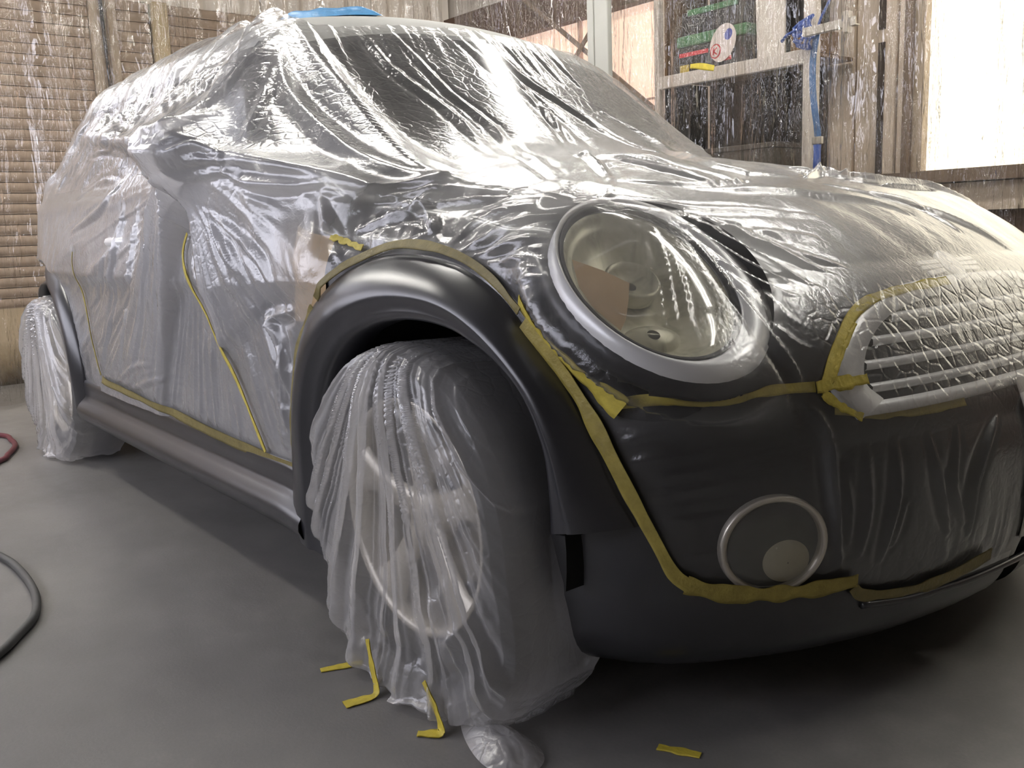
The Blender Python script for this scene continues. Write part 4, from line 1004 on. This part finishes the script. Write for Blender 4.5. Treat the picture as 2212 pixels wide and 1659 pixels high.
def add_folds(P):
    """displacement along the normal from folds, gathers and crumple (metres)"""
    X, Y, Z = P[..., 0], P[..., 1], P[..., 2]
    D = np.zeros(X.shape)
    near = Y < -.25
    # fans from the mirror: angle round the tip in the plane of the door
    ta = np.arctan2(Z-TIP[2], X-TIP[0]); td = np.hypot(Z-TIP[2], X-TIP[0])
    w = sstep(-.55, -.68, Y)*sstep(.98, .90, Z)*sstep(-.38, -.50, X)*sstep(-2.35, -2.1, X)
    D += w*.016*(ridged(ta*9+3, td*1.6, 3)-.55)*sstep(.05, .25, td)
    D += w*.007*(ridged(ta*24+1, td*2.2, 3)-.5)*sstep(.05, .35, td)
    # gathers along the sill
    w = sstep(.50, .33, Z)*sstep(-.6, -.75, Y)*sstep(-.4, -.5, X)
    D += w*.006*(ridged(X*22, Z*3, 2)-.5)
    # gathers round the front arch
    ra = np.arctan2(Z-.305, X); rd = b_arch_f(X, Z)
    w = near*sstep(.22, .0, rd)*(X < .62)*(X > -.7)*(Z > .30)
    D += w*.010*(ridged(ra*11+7, rd*4, 3)-.5)
    D += near*sstep(.08, 0, rd)*(X < .62)*(X > -.7)*.006*(ridged(ra*34, rd*8, 2)-.5)
    # rear arch
    ra2 = np.arctan2(Z-.305, X+2.475); rd2 = b_arch_r(X, Z)
    D += near*sstep(.16, 0, rd2)*(X < -1.9)*.008*(ridged(ra2*14+7, rd2*4, 3)-.5)
    # windscreen, pillar and roof edge: folds running down from the roof
    w = sstep(.93, 1.02, Z)*sstep(-1.1, -.95, X)
    uu = Y*1.0+.25*(X+.9)
    D += w*.010*(ridged(uu*6+2, (X+Z)*.4, 2)-.55)
    D += w*.006*sstep(1.12, 1.33, Z)*(ridged(uu*30+2, (X-Z)*.8, 2)-.5)
    # side windows: loose crumple
    w = sstep(.95, 1.03, Z)*sstep(-.75, -1.0, X)*sstep(-.3, -.5, Y)
    D += w*.030*(fbm((X+Z)*5, (X-Z)*9, 3)-.5)
    D += w*.022*(ridged((X-.8*Z)*7+3, (X+Z)*2.0, 2)-.5)
    # bonnet: long soft folds
    w = sstep(.66, .80, Z)*sstep(1.0, .92, Z)*sstep(-.5, -.3, X)
    q = Y-.35*X
    D += w*.004*(ridged(q*9+5, (X+.3*Y)*1.0, 2)-.5)
    D += w*.010*(fbm(q*4, X*3, 3)-.5)
    # crumple under the tent edge on the wing
    w = near*sstep(.95, .88, Z)*sstep(.70, .78, Z)*sstep(.30, .1, X)*sstep(-.75, -.5, X)
    D += w*.020*(ridged(X*5+2, Z*6+X*3, 2)-.5)
    # front bumper gathers above the tape
    w = sstep(.40, .24, Z)*sstep(.36, .42, X)*sstep(-.60, -.42, Y)
    D += w*.010*(ridged(Y*16+1, Z*2.5, 3)-.45)
    # fine crumple everywhere
    D += .0022*(fbm((X+Y)*16, (Z+.5*Y-.3*X)*16, 3)-.5)
    return D
gx_, gy_, gz_ = FILM[..., 0], FILM[..., 1], FILM[..., 2]
def grid_normal(P):
    du = np.gradient(P, axis=0); dv = np.gradient(P, axis=1); n = np.cross(dv, du)
    n /= np.linalg.norm(n, axis=-1, keepdims=True)+1e-12
    c = P-np.array([-.9, 0, .5]); s = np.sign((n*c).sum(-1, keepdims=True)); return n*s
FN = grid_normal(FILM)
DISP = add_folds(FILM)
def seg_dist(P, A):
    best = np.full(len(P), 9.); par = np.zeros(len(P)); side = np.zeros(len(P))
    L_ = np.r_[0, np.cumsum(np.linalg.norm(np.diff(A, axis=0), axis=1))]
    for i in range(len(A)-1):
        e = A[i+1]-A[i]; t = np.clip((P-A[i])@e/(e@e), 0, 1); d = np.linalg.norm(P-A[i]-e*t[:, None], axis=1)
        m = d < best; best[m] = d[m]; par[m] = ((L_[i]+t*(L_[i+1]-L_[i]))/L_[-1])[m]
    return best, par
FLAT = FILM.reshape(-1, 3); DF = DISP.reshape(-1)
for (pts, w, h) in FOLDS:
    A = np.array(pts, float); lo = A.min(0)-4*w; hi = A.max(0)+4*w
    idx = np.where(((FLAT >= lo) & (FLAT <= hi)).all(1))[0]
    if not len(idx): continue
    A = spline(A, 14) if len(A) > 2 else A
    d, t = seg_dist(FLAT[idx], A)
    tp = np.sin(np.pi*np.clip(t*.92+.04, 0, 1))**.6
    x = d/(w*(.35+.65*tp))
    DF[idx] += h*tp*(np.exp(-np.abs(x)**1.3*1.6)-.35*np.exp(-(x-1.9)**2*2))
DISP = DF.reshape(DISP.shape)
Bf0 = np.minimum(b_low(gx_, gy_, gz_), b_arches(gx_, gy_, gz_))
DISP *= .3+.7*sstep(.0, .045, Bf0)
DF = DISP.reshape(-1)
for tk, (pts, w, sf) in TAPES.items():          # the film lies flatter under its tape
    A = np.array(pts); idx = np.where(((FLAT >= A.min(0)-.1) & (FLAT <= A.max(0)+.1)).all(1))[0]
    if len(idx):
        d, _ = seg_dist(FLAT[idx], A); DF[idx] *= .08+.92*sstep(w*.5, w*.5+(.09 if tk == 'door_line' else .03), d)
DISP = DF.reshape(DISP.shape)
GAP0 = f_body(gx_, gy_, gz_)
DISP = np.maximum(DISP, -GAP0+.004+.016*sstep(.44, .54, gx_)*sstep(.43, .51, gz_)*sstep(.76, .67, gz_)*sstep(.58, .46, np.abs(gy_)))          # never through the panel behind
FILM2 = FILM+FN*DISP[..., None]
fx, fy, fz = FILM2[..., 0], FILM2[..., 1], FILM2[..., 2]
Bf = np.minimum(b_low(gx_, gy_, gz_), b_arches(gx_, gy_, gz_))
ay = np.abs(gy_)
Bf = np.minimum(Bf, np.where(gz_ > 1.2, np.maximum(ay-.50, gx_+.872+.03*(ay/.5)**2), 9.))
Qf, Ff = cut(FILM2, Bf)
Vf, Ff, uf = keep(Qf.reshape(-1, 3), Ff)
film = tag(empty('masking_film', (-1.0, 0, .3)), 'crumpled translucent masking film draped over the whole car body', 'plastic film')
fo = under(film, mesh_obj('film_sheet', Vf, Ff, M['film']))
gap = np.maximum(GAP0+DISP, 0).ravel()[uf]
attr(fo, 'gap', gap)
crk = .25+.75*np.clip(sstep(.95, 1.0, gz_)*sstep(-.2, -.6, gx_) + .5*sstep(-.45, -.6, gx_)+.35*sstep(.33, .25, gz_), 0, 1)
crk = np.maximum(crk, 1.6*sstep(.50, .56, gx_)*sstep(.47, .52, gz_)*sstep(.70, .66, gz_)*sstep(-.50, -.42, gy_))
attr(fo, 'crinkle', crk.ravel()[uf])
lampd = b_lampcut(gx_, gy_, gz_)
loose = .28+.64*sstep(.95, .88, gz_)*sstep(-.2, -.5, gx_)
loose -= .10*sstep(.98, 1.04, gz_)*sstep(-1.02, -.9, gx_)+.10*sstep(.96, .90, gz_)*sstep(-.4, -.2, gx_)*sstep(-.5, -.62, gy_)
loose *= 1-sstep(.22, .40, gx_)*sstep(.80, .70, gz_)*.97
loose = np.maximum(loose, .12*sstep(.03, -.01, lampd)*(gx_ > .1))
attr(fo, 'loose', loose.ravel()[uf])
# ------------------------------------------------------------------ masking tape
def m_tape(name, col, tr=.0):
    m, nt, b = mat(name); v = coords(nt)
    n = noise(nt, v, 40, 4, .6); c0 = tuple(c*.72 for c in col)
    L(nt, ramp(nt, n, [(.3, c0), (.65, col)]), b.inputs['Base Color']); setin(b, Roughness=.55)
    L(nt, bump(nt, noise(nt, v, 220, 3), .35, .002, bump(nt, noise(nt, v, 60, 3), .4, .004)), b.inputs['Normal'])
    b.inputs['Subsurface Weight'].default_value = 0
    return m
M['tape'] = m_tape('yellow_masking_tape', (.64, .52, .09))
M['tape_old'] = m_tape('olive_masking_tape', (.40, .32, .07))
M['tape_dark'] = m_tape('dark_olive_tape', (.24, .195, .065))
M['tape_floor'] = m_tape('bright_yellow_tape', (.66, .53, .06))
def ribbon(P, Nn, w, th=.0012, wav=.0, seed=0, taper=True):
    P = np.asarray(P, float); T = np.gradient(P, axis=0); T /= np.linalg.norm(T, axis=1)[:, None]
    B = np.cross(T, Nn); B /= np.linalg.norm(B, axis=1)[:, None]
    n = len(P); rr = np.random.default_rng(seed); wv = 1+wav*(vnoise(np.arange(n)*.16+seed*9, np.zeros(n))-.5)*2
    prof = [(-.5, 0), (-.25, .4), (0, .0), (.25, .5), (.5, 0)]
    rows = []
    for i, (s, k) in enumerate(prof):
        lift = wav*.004*(vnoise(np.arange(n)*.5+seed*3+i*11, np.full(n, i*3.))-.2)
        rows.append(P+B*(s*w*wv)[:, None]+Nn*(th+lift)[:, None])
    for s in (.5, -.5): rows.append(P+B*(s*w*wv)[:, None])
    return np.array(rows).reshape(-1, 3), gridF(len(rows), n)
TLAB = {
 'arch_wide': ('broad yellow masking tape strip between the wheel arch and the headlamp', 'tape'),
 'arch_front': ('yellow masking tape running down the front edge of the wheel arch to the bumper', 'tape_old'),
 'arch_top': ('olive masking tape over the top of the front wheel arch', 'tape_dark'),
 'arch_back': ('olive masking tape along the rear edge of the front wheel arch', 'tape_dark'),
 'bumper_low': ('yellow masking tape along the bumper below the fog lamp', 'tape_old'),
 'bumper_mid': ('olive masking tape along the bumper lip right of the fog lamp', 'tape_dark'),
 'headlight_line': ('straight yellow masking tape line below the headlamp', 'tape'),
 'grille_side': ('yellow masking tape around the upper edge of the grille', 'tape'),
 'grille_side2': ('short second layer of yellow tape at the left edge of the grille', 'tape'),
 'grille_corner': ('short yellow tape piece across the lower left grille corner', 'tape'),
 'grille_low': ('torn yellow tape end hanging below the lower left grille corner', 'tape'),
 'grille_bottom': ('ochre masking tape under the grille behind the film', 'tape_old'),
 'door_line': ('thin yellow tape line running diagonally down the door film', 'tape'),
 'sill': ('olive masking tape along the top of the side sill', 'tape_dark'),
 'rear_line': ('thin yellowish tape edge beside the rear wheel arch', 'tape_old'),
 'wing': ('short yellow tape piece on the front wing above the arch', 'tape'),
}
f_low2 = lambda x, y, z: f_lower(x, y, z)-.010
for k, (key, (pts, w, sf)) in enumerate(TAPES.items()):
    F_ = {'f': f_film, 'b': f_body, 'l': f_low2}[sf]
    P = spline(np.array(pts), 60)
    if key == 'headlight_line': F_ = f_body
    if key == 'arch_wide': F_ = f_film
    P = snap(F_, P, 4); nn = grad(F_, P)
    P = P+nn*{'f': .013 if key == 'door_line' else .008, 'b': .003, 'l': .010 if key == 'arch_wide' else .004}[sf]
    if key in ('door_line', 'sill', 'arch_back', 'rear_line', 'wing'):      # lie on the draped sheet itself
        su = np.interp(np.arange(NS)/2, np.arange(len(s0)), s0); tu = np.interp(np.arange(NT)/2, np.arange(len(t0)), t0)
        i = np.clip(np.searchsorted(su, P[:, 0]), 0, NS-1); j = np.clip(np.searchsorted(tu, np.arctan2(P[:, 2]-Z0, -P[:, 1])), 0, NT-1)
        P = FILM2[i, j]; nn = FN[i, j]
        for _ in range(40 if key == 'door_line' else 5):
            P[1:-1] = (P[:-2]+2*P[1:-1]+P[2:])/4; nn[1:-1] = (nn[:-2]+2*nn[1:-1]+nn[2:])/4
        nn /= np.linalg.norm(nn, axis=1)[:, None]; P = P+nn*(.010 if key == 'door_line' else .006)
    V, F = ribbon(P, nn, w, .0012, .3, k+1)
    tag(mesh_obj('masking_tape', V, F, M[TLAB[key][1]]), TLAB[key][0], 'tape', 'masking tape strips on the car')
def floor_tape(pts, w, label, seed):
    P = spline(np.array([(*p, .0008) if len(p) == 2 else p for p in pts], float), 24); nn = np.tile([0, 0, 1.], (24, 1))
    V, F = ribbon(P, nn, w, .0010, .25, seed)
    tag(mesh_obj('tape_piece', V, F, M['tape_floor']), label, 'tape', 'yellow tape pieces on the floor')
floor_tape([(-.140, -.942), (-.128, -.905), (-.112, -.868)], .019, 'short yellow tape piece on the floor left of the wheel bag', 21)
floor_tape([(.449, -.676), (.478, -.661), (.508, -.646)], .019, 'lone yellow tape piece on the floor below the bumper', 22)
def bag_tape(pts, w, label, seed):
    P = spline(np.array(pts, float), 40); T = np.gradient(P, axis=0); T /= np.linalg.norm(T, axis=1)[:, None]
    B = np.array([[1.0, -.15, 0]]); nn = np.cross(np.tile(B, (40, 1)), T); nn /= np.linalg.norm(nn, axis=1)[:, None]
    s = np.sign((nn*np.array([0, -1, 1.])).sum(1, keepdims=True)); nn = nn*s
    V, F = ribbon(P, nn, w, .001, .25, seed)
    tag(mesh_obj('tape_strip', V, F, M['tape_floor']), label, 'tape', 'tape strips holding the wheel bag')
bag_tape([(-.035, -.898, .085), (-.018, -.902, .045), (.004, -.908, .014), (.014, -.918, .004), (.010, -.94, .002), (.004, -.972, .0015)], .020, 'bent yellow tape strip holding the left side of the front wheel bag to the floor', 31)
bag_tape([(.140, -.896, .070), (.165, -.895, .040), (.186, -.898, .014), (.192, -.903, .004), (.180, -.915, .002), (.166, -.930, .0015)], .020, 'bent yellow tape strip holding the right side of the front wheel bag to the floor', 32)

# ------------------------------------------------------------------ wheel bags
NB = 230
def wheel_bag(cx, label, heap, seed, wide=.0, ln=680):
    zc = .300
    ph = np.linspace(0, 2*np.pi, ln)
    R = np.interp(np.degrees(ph), [0, 40, 75, 90, 110, 140, 180, 215, 240, 270, 300, 325, 345, 360], [.308, .304, .303, .303, .306, .312, .312+wide, .316+wide, .33, .34, .355+heap*.5, .36+heap, .325+heap*.4, .308])
    kk_ = np.exp(-.5*(np.arange(-40, 41)/14)**2); kk_ /= kk_.sum(); R = np.convolve(np.r_[R[-41:-1], R, R[1:41]], kk_, 'valid')
    prof = [(.92, -.645), (1.0, -.665), (1.0, -.70), (1.005, -.745), (1.01, -.79), (1.0, -.822), (.975, -.845), (.93, -.860), (.86, -.869), (.76, -.873), (.64, -.874), (.52, -.874), (.40, -.873), (.28, -.871), (.16, -.870), (.05, -.870), (.005, -.870)]
    # refine
    pk = np.array(prof); s = np.linspace(0, 1, NB); s0_ = np.linspace(0, 1, len(pk))
    rf = np.interp(s, s0_, pk[:, 0]); yf = np.interp(s, s0_, pk[:, 1])
    RR = rf[:, None]*R[None]; X = RR*np.cos(ph)[None]; Z = zc+RR*np.sin(ph)[None]; Y = np.tile(yf[:, None], (1, ln))
    tx, tz = .02, .70
    be = np.arctan2(X-tx, tz-Z); dd = np.hypot(X-tx, tz-Z)
    pl = (ridged(be*4.5+seed, dd*.5, 1)-.5)*.020*sstep(.05, .30, dd) + (sstep(.45, 1, ridged(be*12+seed*2, dd*.3, 1))**1.5-.2)*.020*sstep(.04, .15, dd) + (sstep(.3, 1, ridged(be*30+seed*3, dd*.5, 1))-.4)*.007
    lowq = sstep(.10, .0, Z)
    pl = pl+(fbm(X*14+seed, Z*14+Y*9, 3)-.5)*.009*(1+2.5*sstep(.22, .02, Z))
    pl = pl+(ridged((X-Z)*9+seed, (X+Z)*5, 2)-.5)*.022*sstep(.02, .22, X)*sstep(.35, .1, Z)
    sideness = sstep(.86, 1.0, rf)[:, None]
    Y2 = Y-np.maximum(pl, -.012)*(1-.5*sideness)-lowq*.02
    k = 1+pl*sideness/np.maximum(RR, .1)*.15
    X2 = X*k; Z2 = zc+(Z-zc)*k
    # skirt resting on the floor
    deep = np.maximum(0, .02-Z2); Y2 = Y2-np.where(yf[:, None] < -.8, deep*.25, 0)
    Z2 = np.where(Z2 < .03, .003+.027*np.exp((Z2-.03)/.05)*(.35+.65*vnoise(X*30+seed, Y*30)), Z2)
    V = np.stack([cx+X2, Y2, Z2], -1)
    F = gridF(NB, ln)
    b = tag(empty('wheel_bag', (cx, -.8, 0)), label, 'plastic bag', 'plastic bags over the wheels')
    o = under(b, mesh_obj('bag_film', V.reshape(-1, 3), F, M['bag']))
    attr(o, 'gap', np.full(NB*ln, .04)); attr(o, 'crinkle', np.full(NB*ln, .55)); attr(o, 'loose', np.full(NB*ln, .3))
    return b
wb = wheel_bag(0, 'pleated translucent plastic bag over the front wheel', .03, 3)
wheel_bag(-2.467, 'pleated translucent plastic bag over the rear wheel', .02, 8, .02, 240)
# loose tail of the front bag on the floor
u = np.linspace(0, 1, 30); w_ = np.linspace(-1, 1, 16); U, Wd = np.meshgrid(u, w_, indexing='ij')
cen = np.stack([.19+.17*U+.03*np.sin(U*3), -.835-.045*U, U*0], -1)
hw = .010+.034*np.sin(np.pi*np.clip(U*.9+.05, 0, 1))**.7
V = cen+np.stack([Wd*hw*.55, Wd*hw, .004+.022*(1-Wd**2)*np.sin(np.pi*np.clip(U+.05, 0, 1))+.012*(ridged(Wd*3+2, U*5, 3)-.4)*(1-Wd**2)], -1)
V[..., 2] = np.maximum(V[..., 2], .002)
o = under(wb, mesh_obj('bag_tail', V.reshape(-1, 3), gridF(30, 16), M['bag'])); attr(o, 'gap', np.full(480, .05)); attr(o, 'crinkle', np.full(480, .8)); attr(o, 'loose', np.full(480, .5))

# ------------------------------------------------------------------ hoses, roof cover, paper patch
M['hose_red'] = plain('dark_red_hose', (.13, .025, .035), .45, 0, .12, 20)
M['hose_grey'] = plain('grey_hose', (.075, .075, .07), .5, 0, .12, 20)
def hose(pts, r, name, label, m):
    P = spline(np.array([(x, y, r+.0005) for x, y in pts]), 90)
    tag(MB().tube(P, r, 10).build(name, m, smooth=True), label, 'hose')
hose([(-3.5, -1.9), (-3.3, -1.3), (-3.024, -.965), (-2.843, -.935), (-2.70, -.950), (-2.56, -1.003), (-2.465, -1.048), (-2.2, -1.3), (-2.0, -1.9), (-2.1, -2.6)], .010, 'air_hose', 'dark red air hose curling on the floor at the left edge near the rear wheel', M['hose_red'])
hose([(-2.0, -1.55), (-1.6, -1.34), (-1.278, -1.265), (-1.113, -1.249), (-.93, -1.256), (-.79, -1.285), (-.70, -1.335), (-.60, -1.41), (-.45, -1.6), (-.35, -2.0), (-.6, -2.6)], .0095, 'air_hose', 'grey hose looping on the floor at the lower left edge', M['hose_grey'])
M['bluefilm'] = plain('blue_cover_film', (.06, .26, .52), .35, 0, .15, 12, .4, 60)
n, k = 60, 40; U, W2 = np.meshgrid(np.linspace(0, 1, n), np.linspace(0, 1, k), indexing='ij')
Xc = -1.19+.19*U-.30*W2; Yc = -.425+.235*U+.10*W2
edge = np.minimum(np.minimum(U, 1-U)*6, np.minimum(W2, 1-W2)*5).clip(0, 1)
Zs = np.full(Xc.shape, 1.5)
for _ in range(14):
    Zs -= f_body(Xc, Yc, Zs)*.95
V = np.stack([Xc, Yc, Zs+.004+edge*(.010+.016*ridged(U*3+1, W2*3, 3)+.008*fbm(U*9, W2*9, 3))], -1)
tag(mesh_obj('blue_cover', V.reshape(-1, 3), gridF(n, k), M['bluefilm']), 'crumpled blue cover sheet lying on the car roof', 'cover')
# brown paper patch on the lamp lens
h, v, nq = ring_frame(*HLN); ci = HLC-h*.020+v*.006
def lens_pt(a, b, lift=.004):
    q = min(1, math.hypot(a/.128, b/.177)); return ci+h*a+v*b+nq*(-.004+.024*math.sqrt(max(0, 1-q*q))+lift)
poly = [(-.112, .041), (-.079, .002), (-.051, -.032), (-.066, -.066), (-.082, -.098), (-.094, -.112), (-.105, -.090), (-.117, -.058), (-.122, -.018)]
cnt = np.mean(poly, 0); V = []; 
for r in np.linspace(0, 1, 7):
    V += [lens_pt(*(cnt+(np.array(p)-cnt)*r)) for p in poly]
F = [tuple(map(int, q)) for q in gridF(7, len(poly), True)]
tag(mesh_obj('paper_patch', V, F, M['scuttle']), 'brown masking paper patch on the left side of the headlamp lens', 'paper')
# tan paper on the wing beside the door gap
P = np.array([[[x, -.83, z] for z in np.linspace(.625, .845, 14)] for x in np.linspace(-.40, -.275, 10)]); P = snap(f_body, P, 6)+grad(f_body, P)*.004
tag(mesh_obj('paper_sheet', P.reshape(-1, 3), gridF(10, 14), M['scuttle']), 'tan masking paper on the front wing between door and wheel arch', 'paper')
# bonnet badge and white strip at the bumper
bc = snap(f_body, np.array([[.545, .0, .705]]))[0]; bn = grad(f_body, bc[None])[0]; bh = np.array([0, 1., 0]); bv = np.cross(bn, bh)
bd = empty('bonnet_badge'); under(car, bd)
E = lambda a, b, z: ellipse(bc, bh, bv, bn, a, b, z, 32)
o = mesh_obj('badge_disc', np.vstack([E(.034, .034, .0), E(.034, .034, .006), E(.030, .030, .008), E(.002, .002, .007)]), [tuple(map(int, q)) for q in gridF(4, 32, True)], M['chrome']); o.parent = bd
for s in (-1, 1):
    mb = MB()
    for j, (l, dz) in enumerate(((.062, .010), (.066, 0), (.058, -.010))):
        a_ = bc+bh*s*.034+bv*dz+bn*.004; b_ = bc+bh*s*(.034+l)+bv*(dz*1.2)+bn*.002; mb.bar(a_, b_, .008, .004, tuple(bn))
    o = mb.build('badge_wing', M['chrome']); o.parent = bd
P = snap(f_film, spline(np.array([(.685, .0, .52), (.69, -.01, .42), (.685, -.02, .30), (.68, -.02, .245)]), 30), 4); nn = grad(f_film, P); V, F = ribbon(P+nn*.006, nn, .05, .001, .4, 41)
M['whitepaper'] = plain('white_paper_strip', (.72, .70, .66), .7, 0, .05, 8, .3, 40)
tag(mesh_obj('paper_strip', V, F, M['whitepaper']), 'white paper strip hanging over the centre of the bumper', 'paper')
# yellow tape scrap and torn film scrap stuck to the vinyl curtain by the rack
P = spline(np.array([(-1.725, 1.985, 1.535), (-1.67, 1.984, 1.528), (-1.58, 1.984, 1.505)]), 12); V, F = ribbon(P, np.tile([0, -1., 0], (12, 1)), .026, .001, .2, 51)
tag(mesh_obj('tape_piece', V, F, M['tape_floor']), 'yellow tape scrap on the curtain in front of the battery case', 'tape')
# ------------------------------------------------------------------ assumed fluorescent ceiling lamps, out of view, added for light and highlights
M['tube'] = emis('assumed_fluorescent_tube', (1.0, .97, .91), LAMP_E, 0, 1)
M['lampwhite'] = plain('lamp_housing', (.75, .75, .74), .4)
def fluorescent(x, y, rot, label, ln=1.24):
    t = tag(empty('assumed_ceiling_lamp', (x, y, ZC-.10)), label, 'lamp', 'assumed fluorescent ceiling lamps'); t.rotation_euler.z = rot
    MB().box(-ln/2, ln/2, -.09, .09, .045, .10).add([], []).build('housing', M['lampwhite'], t, bev=.006)
    MB().add([(-ln/2, -.09, .045), (ln/2, -.09, .045), (ln/2, -.15, .0), (-ln/2, -.15, .0)], [(0, 1, 2, 3)]).build('reflector_wing', M['lampwhite'], t)
    MB().add([(-ln/2, .09, .045), (ln/2, .09, .045), (ln/2, .15, .0), (-ln/2, .15, .0)], [(3, 2, 1, 0)]).build('reflector_wing', M['lampwhite'], t)
    for s in (-1, 1):
        MB().tube([(-ln/2+.03, s*.05, .02), (ln/2-.03, s*.05, .02)], .018, 10).build('tube', M['tube'], t, smooth=True)
        for e in (-1, 1): MB().box(e*(ln/2-.025)-.012, e*(ln/2-.025)+.012, s*.05-.02, s*.05+.02, .0, .05).build('holder', M['lampwhite'], t)
    return t
for i, (x, y, lab) in enumerate(((-3.8, -1.8, 'assumed fluorescent ceiling lamp by the rear wall on the near side'), (-2.7, -1.75, 'assumed fluorescent ceiling lamp above the near flank of the car'),
        (-1.75, -.40, 'assumed fluorescent ceiling lamp above the car roof'),
        (-2.9, 1.4, 'assumed fluorescent ceiling lamp by the rear wall on the far side'), (-1.3, 1.4, 'assumed fluorescent ceiling lamp above the far flank of the car'),
        (.3, 1.4, 'assumed fluorescent ceiling lamp above the far front wing'), (1.6, 1.3, 'assumed fluorescent ceiling lamp near the bright window'))):
    fluorescent(x, y, 0, lab)
